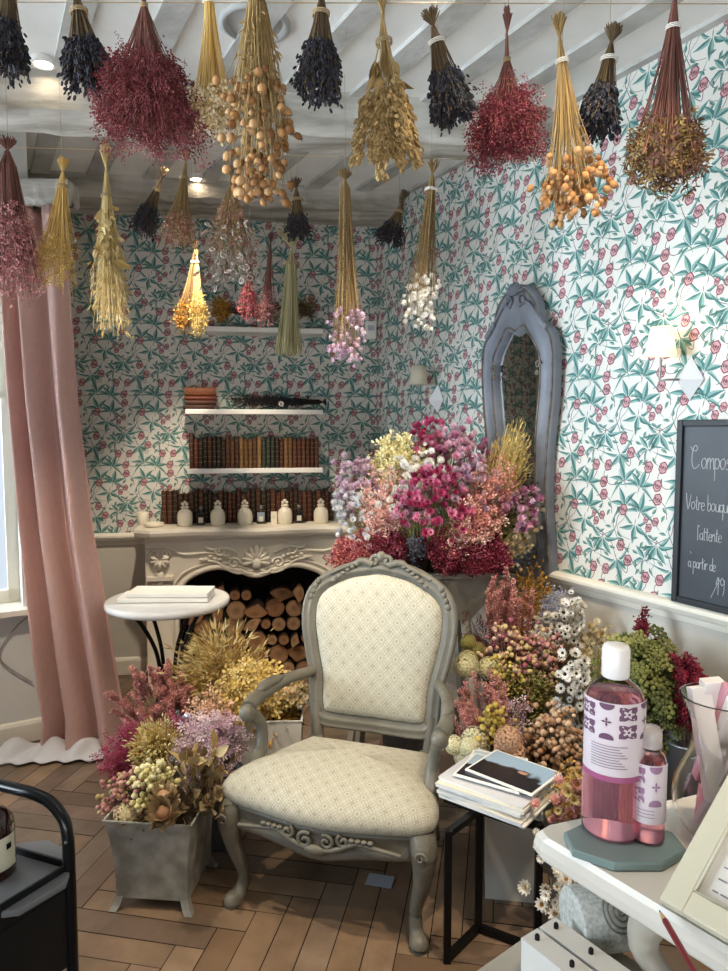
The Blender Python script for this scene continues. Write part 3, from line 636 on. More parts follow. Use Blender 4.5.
# ------------------------------------------------------------------ curtain
m_curt = mat('pink_linen', '#e8c8bf', .8, var=.35, vscale=35, col2='#dcb8af', bump=.35, bscale=70, translucent=.42)
m_lining = mat('curtain_lining', '#c9c8cb', .8, bump=.1)
def curtain():
    t = thing('curtain', 'long pink linen curtain pooling on the floor at the left window', 'curtain', (0, 0, 0))
    nz, ns = 60, 170; zt = 2.40
    kz = [0, .03, .15, .45, 1.0, 1.6, 2.1, zt]
    L = [22, 25, 30, 23, 14, 7, 4, 12]; Rr = [126, 118, 114, 104, 87, 76, 72, 66]
    V = []
    for i in range(nz+1):
        z = .012+(zt-.012)*i/nz; xl = np.interp(z, kz, L); xr = np.interp(z, kz, Rr)
        for j in range(ns+1):
            s = j/ns; Yb = 3.08-.02*s
            ph = s*3.6*2*PI+1.6*math.sin(4.3*s+.5)+.3*z*math.sin(5*s); am = .036+.030*(1-z/zt)
            X = ((xl+(xr-xl)*s)-364)/700*Yb
            dy = am*math.sin(ph)+.008*math.sin(2.3*ph+1)*(1-.3*z/zt)+.006*math.sin(31*s+3*z); dx = .006*math.cos(ph)
            V.append((X+dx, Yb+dy, z))
    w = ns+1; i, j = np.meshgrid(np.arange(nz), np.arange(ns), indexing='ij'); i = i.ravel(); j = j.ravel()
    F = np.stack([i*w+j, i*w+j+1, (i+1)*w+j+1, (i+1)*w+j], 1)
    o = MB().add(V, F, smooth=True).build('drape', m_curt, t); so = o.modifiers.new('s', 'SOLIDIFY'); so.thickness = .003
    # pooled hem, grey lining turned up, lying on the floor
    V = []; n1, n2 = 90, 8
    for i in range(n2+1):
        v = i/n2
        for j in range(n1+1):
            s = j/n1; x = -1.57+.56*s-.06*(1-s)*v; y = 3.10-(.19*v)*(1-.35*s)+.012*math.sin(s*40+2*v)
            z = .012+.055*math.sin(PI*min(1, v*1.25))*(.55+.45*math.sin(s*23+1.5*v))+.012*(1-v)
            V.append((x, y, max(z, .005)))
    w = n1+1; i, j = np.meshgrid(np.arange(n2), np.arange(n1), indexing='ij'); i = i.ravel(); j = j.ravel()
    o = MB().add(V, np.stack([i*w+j, i*w+j+1, (i+1)*w+j+1, (i+1)*w+j], 1), smooth=True).build('turned_up_lining', m_lining, t)
    o.modifiers.new('s', 'SOLIDIFY').thickness = .004; o['label'] = 'pale grey lining'
    MB().tube([(-1.68, 3.10, 2.405), (-1.24, 3.06, 2.405)], .011, 8).build('curtain_rod', mat('rod_iron', '#3b3835', .5, .6), t)
curtain()
tag(MB().tube(crom([LW(.02, .62, .012), LW(.12, .55, .012), LW(.19, .42, .012), LW(.06, .28, .012)], 8), .0035, 6).build('power_cable', mat('grey_cable', '#9b9994', .5)), 'thin grey cable hanging on the wall left of the curtain', 'cable')

# ------------------------------------------------------------------ fireplace
m_stone = mat('mantel_stone', '#e6dece', .5, var=.3, vscale=6, col2='#d6ccb8', bump=.06)
FUC = bw(256, 528, .26)[0]
m_iron = mat('fireback', '#17130f', .8, bump=.3)
def FP(a, z, n): return BW(FUC+a, z, n)
fire = thing('fireplace', 'cream carved stone fireplace with a shell in the middle of its arch', 'fireplace', BW(FUC, 0, 0))
fo = np.array(fire.location)
D0 = .27
def fpl(a, z, n): return FP(a, z, n)-fo
half = [(.445, 0), (.445, .48), (.43, .56), (.38, .625), (.30, .665), (.22, .682), (.15, .672), (.09, .655), (.04, .635), (0, .628)]
arch = crom([(a, z, 0) for a, z in half], 5)[:, :2]
opening = [(-a, z) for a, z in arch]+[(a, z) for a, z in arch[::-1][1:]]       # left foot -> centre -> right foot
opening = [(a, z) for a, z in opening]
poly = [(-.61, 0)]+opening+[(.61, 0), (.61, .86), (-.61, .86)]
b = MB()
# body as strips so the concave outline stays clean
for i in range(len(opening)-1):
    (a0, z0), (a1, z1) = opening[i], opening[i+1]
    if a0 == a1: continue
    b.hexa([fpl(a0, z0, 0), fpl(a0, z0, D0), fpl(a1, z1, D0), fpl(a1, z1, 0)][::1], [fpl(a0, .87, 0), fpl(a0, .87, D0), fpl(a1, .87, D0), fpl(a1, .87, 0)])
for s in (-1, 1):
    a0, a1 = sorted((s*.445, s*.61)); b.hexa([fpl(a0, 0, 0), fpl(a0, 0, D0), fpl(a1, 0, D0), fpl(a1, 0, 0)], [fpl(a0, .87, 0), fpl(a0, .87, D0), fpl(a1, .87, D0), fpl(a1, .87, 0)])
b.build('surround', m_stone, fire)
b = MB(); b.hexa([fpl(-.445, 0, .003), fpl(-.445, 0, .018), fpl(.445, 0, .018), fpl(.445, 0, .003)], [fpl(-.445, .72, .003), fpl(-.445, .72, .018), fpl(.445, .72, .018), fpl(.445, .72, .003)])
b.build('fireback', m_iron, fire)
# shelf slab with a serpentine front
prof = [(0, 0), (.03, .0), (.04, .012), (.045, .03), (.04, .045), (.0, .048)]
b = MB(); path = []
for a in np.linspace(-.66, .66, 60):
    q = a/.66; path.append((a, D0+.035+.02*math.cos(q*2*PI)-.06*max(0, abs(q)-.86)/.14))
rings = [[fpl(a, .862, 0)]+[fpl(a, .862+z, n+d) for d, z in prof]+[fpl(a, .910, 0)] for a, n in path]
b.loft(rings, cap0=True, cap1=True, sm=False); b.build('mantel_shelf', m_stone, fire)
b = MB()
def fline(pts, r, n=D0+.004, fl=.6): b.tube([fpl(a, z, n) for a, z in pts], r, 8, flat=1)
fline(opening, .016); fline([(a*1.06, z+.028) for a, z in opening], .007)
fline(crom([(-.60, .80, 0), (-.5, .80, 0), (-.40, .76, 0), (-.26, .765, 0), (-.15, .74, 0)], 6)[:, :2], .008)
fline(crom([(.60, .80, 0), (.5, .80, 0), (.40, .76, 0), (.26, .765, 0), (.15, .74, 0)], 6)[:, :2], .008)
fline([(-.6, .835), (.6, .835)], .007); 
b.build('moulding', m_stone, fire)
def shell(mb, ca, cz, R, n0, k=9, a0=-.25, a1=PI+.25, w=.16):
    for i in range(k):
        a = a0+(a1-a0)*i/(k-1); c, s = math.cos(a), math.sin(a); L = R*(1-.12*abs(i-(k-1)/2)/(k/2))
        pts = [fpl(ca+c*L*t, cz+s*L*t, n0+.022*math.sin(PI*(t*.8+.15))) for t in np.linspace(.12, 1, 6)]
        mb.tube(pts, [w*L*x for x in (.3, .55, .8, 1, 1.05, .7)], 8)
b = MB(); shell(b, 0, .715, .085, D0+.008); b.ell(fpl(0, .70, D0+.02), (.03, .02, .035)); b.build('centre_shell', m_stone, fire)
for s in (-1, 1):
    b = MB(); fr = lambda a, z, d: fpl(a, z, D0+.012+d)
    b.tube(spiral(fr, s*.125, .70, .035, 1.3, -s, 0), .009, 8); b.tube(spiral(fr, s*.20, .775, .032, 1.3, -s, 2.5), .008, 8)
    b.tube([fr(s*a, z, 0) for a, z in ((.09, .665), (.06, .645), (.02, .64))], .010, 8)
    b.tube(crom([fr(s*.02, .66, 0), fr(s*.10, .645, 0), fr(s*.17, .672, 0), fr(s*.22, .71, 0), fr(s*.30, .725, 0)], 6), .008, 8)
    b.tube(crom([fr(s*.10, .76, 0), fr(s*.17, .79, 0), fr(s*.25, .785, 0), fr(s*.29, .81, 0)], 6), .009, 8)
    for q in range(7): b.ell(fr(s*(.15+.026*q), .735+.012*math.sin(q*2), .004), (.014, .007, .009), 8, 5)
    b.build('scroll_carving', m_stone, fire)
    b = MB(); shell(b, s*.53, .735, .055, D0+.006, 7, PI+.1-PI/8, 2*PI-.1+PI/8, .2)
    b.tube(spiral(fr, s*.50, .765, .024, 1.2, 1, 0), .007, 8); b.tube(spiral(fr, s*.56, .765, .024, 1.2, -1, 0), .007, 8)
    for q in range(5): b.ell(fr(s*.53, .65-.05*q, 0), (.022-.003*q, .012, .02), 8, 5)
    b.build('pilaster_shell', m_stone, fire)
    b = MB(); b.hexa([fpl(s*.53-.06, .0, D0), fpl(s*.53-.06, 0, D0+.022), fpl(s*.53+.06, 0, D0+.022), fpl(s*.53+.06, 0, D0)], [fpl(s*.53-.05, .60, D0), fpl(s*.53-.05, .60, D0+.012), fpl(s*.53+.05, .60, D0+.012), fpl(s*.53+.05, .60, D0)])
    b.box(fpl(s*.53, .63, D0+.008), (.14, .05, .022), Rz(A9)); b.build('pilaster', m_stone, fire)

# firewood
m_bark = mat('log_bark', '#3f2c1f', .9, var=.6, vscale=30, col2='#241811', bump=.8, bscale=40)
m_cut = mat('log_cut_wood', '#b07c50', .8, attr=True, var=.5, vscale=45, col2='#8d5c38', bump=.3)
m_ringm = mat('log_heartwood', '#8a5634', .8)
cutc = [lin(x) for x in ('#8f6d50', '#7d5a40', '#9a7b5c', '#6f4e36', '#866446')]
logs = []
spots = []
row = 0; z = .05
while z < .56:
    a = -.40+(row % 2)*.04+random.uniform(0, .02)
    while a < .42:
        r = random.choice((.03, .04, .05, .056)); spots.append((a+r, z+random.uniform(-.008, .008), r, row)); a += 2*r+.006
    z += .090; row += 1
ordn = ['first', 'second', 'third', 'fourth', 'fifth', 'sixth', 'seventh', 'eighth', 'ninth', 'tenth', 'eleventh', 'twelfth', 'thirteenth', 'fourteenth', 'fifteenth', 'sixteenth', 'seventeenth', 'eighteenth', 'nineteenth', 'twentieth']+['twenty-'+x for x in ('first', 'second', 'third', 'fourth', 'fifth', 'sixth', 'seventh', 'eighth', 'ninth')]+['thirtieth', 'thirty-first', 'thirty-second', 'thirty-third', 'thirty-fourth', 'thirty-fifth', 'thirty-sixth', 'thirty-seventh', 'thirty-eighth', 'thirty-ninth', 'fortieth', 'forty-first']
rowc = {}
for a, z, r, rw_ in spots:
    if z > .48 and random.random() < .25: continue
    typ = random.random(); k = 14; L = .19
    if typ < .6: ring = [(r*(1+random.uniform(-.05, .05))*math.cos(2*PI*i/k), r*math.sin(2*PI*i/k)) for i in range(k)]
    elif typ < .85:
        th = random.uniform(0, 2*PI); ring = []
        for i in range(k):
            q = PI*i/(k-1); x, y = 1.25*r*math.cos(q), 1.25*r*math.sin(q)-.5*r; ring.append((x*math.cos(th)-y*math.sin(th), x*math.sin(th)+y*math.cos(th)))
    else:
        th = random.uniform(0, 2*PI); ring = []
        for i in range(k):
            if i == 0: x, y = -.7*r, -.6*r
            else:
                q = -.2+(PI/2+.4)*(i-1)/(k-2); x, y = -.7*r+1.9*r*math.cos(q), -.6*r+1.6*r*math.sin(q)
            ring.append((x*math.cos(th)-y*math.sin(th), x*math.sin(th)+y*math.cos(th)))
    cc = (random.choice(cutc)); o0 = FP(a, z, .03); rowc[rw_] = rowc.get(rw_, 0)+1; t = thing('firewood_log', ('round' if typ < .6 else 'half round' if typ < .85 else 'wedge shaped')+' firewood log, '+ordn[rowc[rw_]-1]+' from the left in the '+ordn[rw_]+' row from the floor', 'firewood', o0, group='firewood logs stacked in the fireplace')
    nf = L+random.uniform(-.03, .02)
    A = [BU*x+np.array([0, 0, y]) for x, y in ring]; B = [BU*x+np.array([0, 0, y])+BN*nf for x, y in ring]
    MB().loft([A, B], cap0=True).build('bark', m_bark, t)
    mb = MB(); cB_ = sum(B)/k; rg = [[cB_+(p-cB_)*s_+BN*.001 for p in B] for s_ in (1, .9, .6, .25, .01)]; mb.loft(rg[::-1], sm=False)
    mb.c = [np.repeat(np.array([np.array(cc)*f_ for f_ in (.55, .75, 1.15, .9, .6)[::1]]), k, 0)]
    mb.build('cut_end', m_cut, t)

# ------------------------------------------------------------------ shelves and books
m_shelf = mat('white_shelf', '#f0eee8', .35)
m_book = mat('leather_binding', '#6b3a25', .55, attr=True, var=.4, vscale=90, col2='#2b170f', bump=.25, bscale=120)
m_gilt = mat('gilt_line', '#b08d4c', .4, .6)
m_page = mat('book_pages', '#cdbb93', .8, var=.4, vscale=200, col2='#a8946c', stretch=(1, 1, 12))
brot = Rz(A9)
def shelf(px0, px1, py, lab):
    u0, z = bw(px0, py, .17); u1, _ = bw(px1, py, .17); t = MB()
    t.hexa([BW(u0, z-.028, 0), BW(u0, z-.028, .17), BW(u1, z-.028, .17), BW(u1, z-.028, 0)], [BW(u0, z, 0), BW(u0, z, .17), BW(u1, z, .17), BW(u1, z, 0)])
    tag(bevel(t.build('wall_shelf', m_shelf), .003), lab, 'shelf'); return u0, u1, z
sA = shelf(206, 323, 326, 'topmost white floating shelf partly hidden by hanging bunches')
sB = shelf(185, 323, 409, 'middle white floating shelf with the pile of flat books')
sC = shelf(187, 323, 469, 'lowest white floating shelf with the long row of books')
def book(u, z, w, h, d, c, label, group, n0=.02, flatlay=False, tilt=0):
    c = np.array(lin(c)); 
    if flatlay: dims = (h, d, w); R = Rz(A9+tilt); ctr = BW(u, z+w/2, n0+d/2)
    else: dims = (w, d, h); R = Rz(A9) @ Ry(tilt); ctr = BW(u, z+h/2, n0+d/2)
    t = thing('book', label, 'book', ctr-np.array([0, 0, (w if flatlay else h)/2]), group=group)
    loc = np.array([0, 0, (w if flatlay else h)/2])
    X = lambda x, y, z_: loc+R @ np.array([x, y, z_])
    b = MB(); e = .003
    if flatlay:
        for s in (-1, 1): b.box(X(0, 0, s*(w/2-e/2)), (h, d, e), R, col=c)
        prof = [(-d/2, -w/2), (-d/2-.004, -w/4), (-d/2-.005, 0), (-d/2-.004, w/4), (-d/2, w/2), (-d/2+.004, w/2-.001), (-d/2+.004, -w/2+.001)]
        b.loft([[X(x, y, q) for y, q in prof] for x in (-h/2, h/2)], col=c, cap0=True, cap1=True)
        b.build('cover', m_book, t); MB().box(X(0, .003, 0), (h-.01, d-.012, w-2*e), R).build('pages', m_page, t)
    else:
        for s in (-1, 1): b.box(X(s*(w/2-e/2), 0, 0), (e, d, h), R, col=c)
        prof = [(-w/2, -d/2), (-w/4, -d/2-.005), (0, -d/2-.006), (w/4, -d/2-.005), (w/2, -d/2), (w/2-.001, -d/2+.004), (-w/2+.001, -d/2+.004)]
        b.loft([[X(x, y, zz) for x, y in prof] for zz in (-h/2, h/2)], col=c, cap0=True, cap1=True)
        MB().box(X(0, .003, -.001), (w-2*e, d-.012, h-.008), R).build('pages', m_page, t)
        for q in (.36, .2, .04, -.12, -.28): b.box(X(0, -d/2-.0035, q*h), (w*.8, .006, .0016), R, mi=1)
        b.build('cover', [m_book, m_gilt], t)
    return t
bookc = {'brown leather': ['#563426', '#492b20', '#633e2b'], 'dark': ['#2c211c', '#332622', '#221c1a'], 'tan': ['#7c5a38', '#8a6a44', '#6e4c2c'], 'red brown': ['#54261e', '#5e2c22', '#48201a'], 'dark green': ['#26332c', '#1e2a26']}
seq = ['brown leather', 'red brown', 'dark', 'dark', 'brown leather', 'dark', 'dark', 'dark', 'brown leather', 'brown leather', 'brown leather', 'tan', 'tan', 'tan', 'brown leather', 'tan', 'dark green', 'dark green', 'dark green', 'dark', 'red brown', 'tan', 'tan', 'brown leather', 'red brown', 'brown leather', 'brown leather', 'red brown', 'brown leather']
u = sC[0]+.01; i = 0
while u < sC[1]-.02 and i < len(seq):
    w = (sC[1]-sC[0]-.03)/len(seq); k = seq[i]; h = random.uniform(.165, .185)+(.03 if i < 1 else 0)
    extra = ' tallest, at the left end' if i == 0 else ''
    if i == 0: lab = 'tallest brown book at the left end of the lowest shelf'; g = None
    else: lab = f'old {k} book, {ordn[i]} from the left on the lowest white shelf'; g = f'{k} books on the lowest shelf'
    book(u+w/2, sC[2], w*.92, h, .11, random.choice(bookc[k]), lab, g, tilt=random.uniform(-.01, .01)); u += w; i += 1
zb = sB[2]
for j, (h, w, c, lab) in enumerate(((.175, .026, '#4a2a1e', 'lowest dark book of the flat pile on the middle shelf'), (.165, .024, '#5c3220', 'second dark brown book from the bottom of the flat pile'),
                                    (.18, .022, '#7a3a24', 'thin red brown book under the top book of the flat pile'), (.175, .048, '#8a4f2e', 'thick brown book lying on top of the flat pile'), )):
    book(sB[0]+.085+random.uniform(-.008, .008), zb, w, h, .13, c, lab, None, flatlay=True, tilt=random.uniform(-.06, .06)); zb += w+.001
MT = .911
uu0 = bw(163, 520, .05)[0]; uu1 = bw(330, 520, .05)[0]; u = uu0; i = 0
while u < uu1:
    w = random.uniform(.022, .034); k = random.choice(['brown leather', 'dark', 'dark', 'red brown', 'red brown', 'brown leather'])
    h = random.uniform(.17, .20)
    book(u+w/2, MT, w*.93, h, .10, random.choice(bookc[k]), f'old {k} book, {ordn[i]} from the left in the mantel row', f'{k} books on the mantel', n0=.01); u += w; i += 1
# dried bunches lying on the shelves
def lying(label, px0, px1, py, n0, **k):
    u0, z = bw(px0, py, n0); u1, _ = bw(px1, py, n0); a = BW(u0, z, n0); e = BW(u1, z, n0)
    return bunch(label, a, e-a, np.linalg.norm(e-a), .05, **k)
lying('dark dried branches lying along the middle shelf', 318, 224, 402, .1, R=.045, n=110, T=T_bud, hs=.010, pa='navy', st='dark', hr=(.2, 1), hper=16, jit=.007, flat=.8, lenvar=.5, band=None, rt=.02, name='dried_branches')
lying('golden brown bunch lying on the top shelf', 232, 215, 310, .1, R=.09, n=90, T=T_tiny, hs=.018, pa='gold', pb=None, st='stemd', hr=(.3, 1), hper=6, jit=.014, rt=.02)
lying('dark purplish brown bunch lying on the right of the top shelf', 285, 318, 308, .1, R=.075, n=90, T=T_tiny, hs=.015, pa='hydb', st='stemd', hr=(.2, 1), hper=6, jit=.014, rt=.03)
lying('grey plum bunch lying on the top shelf behind the rose bunch', 236, 285, 312, .1, R=.05, n=60, T=T_tiny, hs=.016, pa='blush', st='stemd', hr=(.3, 1), hper=6, jit=.012, rt=.02)
u, z = bw(281, 405, .14); tag(MB().stamp(T_daisy, frames(np.array([[BN[0], BN[1], .3]]))*.035, BW(u, z+.004, .15)[None], np.array([lin('#efeae0')]), np.array([lin('#5b4a3a')])).build('dried_daisy', m_head), 'single white dried daisy on the middle shelf edge', 'dried flower')

# ------------------------------------------------------------------ pots and bottles on the mantel
m_cer = mat('cream_ceramic', '#e9e0cb', .3); m_dglass = mat('dark_glass', '#1e1a18', .08, trans=.2, coat=.5); m_lab = mat('paper_label', '#d9d1bd', .7); m_met = mat('grey_metal', '#8d8b86', .35, .8)
pos = ('leftmost', 'second from the left', 'third from the left', 'fourth from the left', 'rightmost')
for i, px in enumerate((185, 218, 245, 285, 321)):
    u, _ = bw(px, 520, .2); t = thing('ceramic_jar', f'{pos[i]} of the cream ceramic jars with clover stoppers on the mantel', 'jar', BW(u, MT, .2), group='cream jars on the mantel')
    MB().lathe([(.036, 0), (.041, .01), (.043, .04), (.041, .07), (.030, .088), (.020, .094), (.019, .10)], k=28).build('jar_body', m_cer, t)
    b = MB(); b.lathe([(.019, .10), (.023, .103), (.022, .110), (.010, .114)], k=16)
    for a in (0, PI/2, PI): b.ell((.011*math.cos(a), 0, .124+.011*math.sin(a)), (.010, .007, .010), 8, 6)
    b.build('stopper', m_cer, t)
for i, (px, lab) in enumerate(((201, 'dark square bottle between the two leftmost cream jars'), (261, 'dark square bottle between the third and fourth cream jars'), (299, 'dark square bottle left of the rightmost cream jar'))):
    u, _ = bw(px, 520, .18); t = thing('perfume_bottle', lab, 'bottle', BW(u, MT, .18), rz=A9)
    bevel(MB().box((0, 0, .037), (.052, .03, .072)).build('bottle_body', m_dglass, t), .005)
    MB().box((0, -.0156, .03), (.026, .001, .03)).build('bottle_label', m_lab, t)
    MB().lathe([(.008, .073), (.008, .085), (.013, .086), (.013, .105), (.009, .108)], k=12).build('cap', m_met, t)
u, _ = bw(274, 520, .2); t = thing('small_card', 'small cream boxed card standing between two mantel jars', 'card box', BW(u, MT, .19), rz=A9)
MB().box((0, 0, .035), (.034, .02, .07)).build('box', m_cer, t); MB().box((0, -.0108, .04), (.018, .001, .02)).build('printed_panel', m_lab, t)
u, _ = bw(154, 524, .2); tag(MB().lathe([(.045, 0), (.055, .004), (.056, .02), (.05, .022), (.048, .01), (.001, .008)], BW(u-.0, MT, .2), k=24).build('white_dish', m_cer), 'low white dish on the left end of the mantel', 'dish')
u, _ = bw(137, 520, .12); t = thing('pillar_candle', 'short white candle jar at the left end of the mantel', 'candle', BW(u+.03, MT, .1))
MB().lathe([(.03, 0), (.032, .004), (.032, .07), (.028, .072), (.027, .06), (.001, .06)], k=20).build('jar', m_cer, t); MB().tube([(0, 0, .06), (0, 0, .07)], .001, 5).build('wick', m_iron, t)
# alarm box near the corner
u, z = bw(371, 330, .04); t = thing('alarm_sensor', 'small white sensor box high on the wall near the corner', 'sensor', BW(u, z, 0))
bevel(MB().box(BN*.022, (.07, .044, .11), Rz(A9)).build('casing', m_white, t), .012, 3); MB().box(BN*.0455+np.array([0, 0, .012]), (.04, .002, .03), Rz(A9)).build('sensor_window', mat('sensor_dark', '#b9bcc2', .2), t)

# ------------------------------------------------------------------ mirror on the right wall
m_frame = mat('grey_painted_frame', '#7b7f88', .5, var=.5, vscale=12, col2='#656972', bump=.2)
m_frd = mat('frame_gilding_wear', '#4c4640', .55, var=.6, vscale=30, col2='#8a8274')
m_mirror = mat('mirror_glass', '#e8ecec', .02, 1.0)
uL, zt_ = rw(484, 330, .05); uR, _ = rw(562, 360, .05); uc = (uL+uR)/2-.01; hw = (uR-uL)/2*.93; ztop = rw(522, 283, .06)[1]; zbot = .80
mt = thing('wall_mirror', 'tall grey rococo mirror with a carved crest on the right wall', 'mirror', RW(uc, zbot, 0)); mo = np.array(mt.location)
def MF(a, z, n): return RW(uc+a, z, n+.012+.03*(z-zbot)/(ztop-zbot))-mo
H = ztop
oh = [(0, zbot), (hw*.6, zbot), (hw*.92, zbot+.06), (hw*.84, zbot+.32), (hw*.86, H-.72), (hw*.97, H-.52), (hw*1.0, H-.34), (hw*.92, H-.235), (hw*.70, H-.185), (hw*.62, H-.15), (hw*.52, H-.08), (hw*.28, H-.02), (0, H)]
ih = [(0, zbot+.09), (hw*.4, zbot+.09), (hw*.58, zbot+.14), (hw*.52, zbot+.3), (hw*.52, H-.68), (hw*.60, H-.50), (hw*.64, H-.40), (hw*.60, H-.32), (hw*.46, H-.26), (hw*.36, H-.235), (hw*.24, H-.20), (hw*.12, H-.205), (0, H-.225)]
O = crom([(a, z, 0) for a, z in oh], 6)[:, :2]; I = crom([(a, z, 0) for a, z in ih], 6)[:, :2]
Of = [tuple(p) for p in O]+[(-a, z) for a, z in O[::-1][1:-1]]; If = [tuple(p) for p in I]+[(-a, z) for a, z in I[::-1][1:-1]]
def mix(t): return [((1-t)*a[0]+t*b_[0], (1-t)*a[1]+t*b_[1]) for a, b_ in zip(Of, If)]
b = MB(); R_ = [[MF(a, z, d) for a, z in mix(t)] for t, d in ((0, -.01), (0, .022), (.06, .034), (.16, .034), (.22, .026), (.5, .034), (.82, .026), (.86, .036), (.96, .036), (1, .022), (1, .002))]
b.loft(R_); b.build('frame', m_frame, mt)
b = MB(); b.tube([MF(a, z, .036) for a, z in mix(.10)], .005, 6, closed=True); b.tube([MF(a, z, .036) for a, z in mix(.91)], .005, 6, closed=True); b.build('carved_bead', m_frd, mt)
b = MB(); b.add([MF(0, (zbot+H)/2, .008)]+[MF(a, z, .008) for a, z in mix(.98)], [(0, i+1, (i+1) % len(Of)+1) for i in range(len(Of))]); b.build('mirror_glass', m_mirror, mt)
b = MB(); fr = lambda a, z, d: MF(a, z, .036+d)
for i in range(7):
    a = .35+(PI-.7)*i/6; L = .055; b.tube([fr(math.cos(a)*L*t, H-.05+math.sin(a)*L*t, .01*math.sin(PI*t)) for t in np.linspace(.1, 1, 5)], [.004, .006, .008, .009, .005], 6)
for s in (-1, 1):
    b.tube(spiral(fr, s*.045, H-.075, .028, 1.3, s, 1), .006, 6); b.tube(crom([fr(s*.03, H-.10, 0), fr(s*.08, H-.09, 0), fr(s*hw*.58, H-.15, 0), fr(s*hw*.8, H-.205, 0)], 5), .007, 6)
    for q in range(5): b.ell(fr(s*(hw*.60+.012*q), H-.16-.012*q, .004), (.012, .010, .016), 7, 5)
b.build('crest_carving', m_frame, mt)
for s in (-1, 1):
    b = MB(); b.tube(spiral(fr, s*hw*.62, H-.36, .018, 1.2, s, 0), .005, 6); b.ell(fr(s*hw*.60, H-.395, 0), (.012, .01, .014), 7, 5); b.build('side_carving', m_frd, mt)

# ------------------------------------------------------------------ wall lamps
m_shade = mat('lamp_shade_fabric', '#f4ecd8', .8, translucent=.4); m_shadel = mat('lamp_shade_lit', '#fff6e0', .8, emit='#fff0cc', es=.55, translucent=.3)
m_facet = mat('facet_plate', '#f2f3f4', .3)
def sconce(u, z, label, lit, s=1.0):
    t = thing('wall_lamp', label, 'lamp', RW(u, z, 0)); o = np.array(t.location)
    f = lambda a, zz, n: RW(u+a*s, z+zz*s, n*s)-o
    # faceted diamond back plate
    b = MB(); w_, h_ = .078, .075; top, bot, l, r, c = f(0, h_*1.2, .006), f(0, -h_, .006), f(-w_*.75, 0, .008), f(w_*.75, 0, .008), f(.0, 0, .07)
    b.add([top, l, bot, r, c], [(0, 1, 4), (1, 2, 4), (2, 3, 4), (3, 0, 4), (0, 3, 2, 1)]); b.build('diamond_plate', m_facet, t)
    b = MB(); b.tube(crom([f(0, 0, .068), f(-.03, 0, .10), f(-.055, .0, .105), f(-.055, .03, .105), f(-.055, .085, .105)], 5), .0045*s, 8); b.build('arm', m_met, t)
    b = MB(); cx = f(-.055, .09, .105); b.lathe([(.055*s, 0), (.038*s, .105*s)], cx, 28)
    sh = b.build('lamp_shade', m_shadel if lit else m_shade, t)
    sh.modifiers.new('s', 'SOLIDIFY').thickness = .002
    MB().lathe([(.012*s, .02*s), (.02*s, .045*s), (.012*s, .07*s)], cx, 12).build('bulb', m_lampglow if lit else m_cer, t)
    if lit:
        l = bpy.data.lights.new('wall_lamp_light', 'POINT'); l.energy = .45; l.color = (1, .88, .62); l.shadow_soft_size = .03
        lo = bpy.data.objects.new('wall_lamp_light', l); COL.objects.link(lo); lo.parent = t; lo.location = tuple(f(-.055, .22, .105))
    return t
u, z = rw(683, 380, .03); sconce(u+.01, z, 'lit wall lamp with diamond plate above the chalkboard', True, .92)
u, z = rw(434, 400, .03); sconce(u, z, 'unlit wall lamp with dark diamond plate behind the big bouquet', False, .92)

# ------------------------------------------------------------------ chalkboard leaning on the chair rail
m_slate = mat('slate_board', '#2f3338', .45, var=.5, vscale=4, col2='#3f454c'); m_bfr = mat('board_frame', '#202428', .5); m_chalk = mat('chalk', '#aeb2b5', .9)
ub, zb1 = rw(673, 420, .06); bz0 = RAIL+.012; BWd = .62; BH = zb1-bz0
ct = thing('chalkboard', 'black framed chalkboard with handwritten price standing on the chair rail', 'chalkboard', RW(ub, bz0, 0)); co = np.array(ct.location)
def CB(a, z, n): return RW(ub+a, bz0+z, .028+n-.0*z)-co
b = MB()
for (a0, a1, z0, z1) in ((0, .022, 0, BH), (BWd-.022, BWd, 0, BH), (.022, BWd-.022, 0, .022), (.022, BWd-.022, BH-.022, BH)):
    b.hexa([CB(a0, z0, -.02), CB(a0, z0, .012), CB(a1, z0, .012), CB(a1, z0, -.02)], [CB(a0, z1, -.02), CB(a0, z1, .012), CB(a1, z1, .012), CB(a1, z1, -.02)])
bevel(b.build('board_frame', m_bfr, ct), .003)
b = MB(); b.hexa([CB(.02, .02, -.015), CB(.02, .02, 0), CB(BWd-.02, .02, 0), CB(BWd-.02, .02, -.015)], [CB(.02, BH-.02, -.015), CB(.02, BH-.02, 0), CB(BWd-.02, BH-.02, 0), CB(BWd-.02, BH-.02, -.015)]); b.build('slate', m_slate, ct)
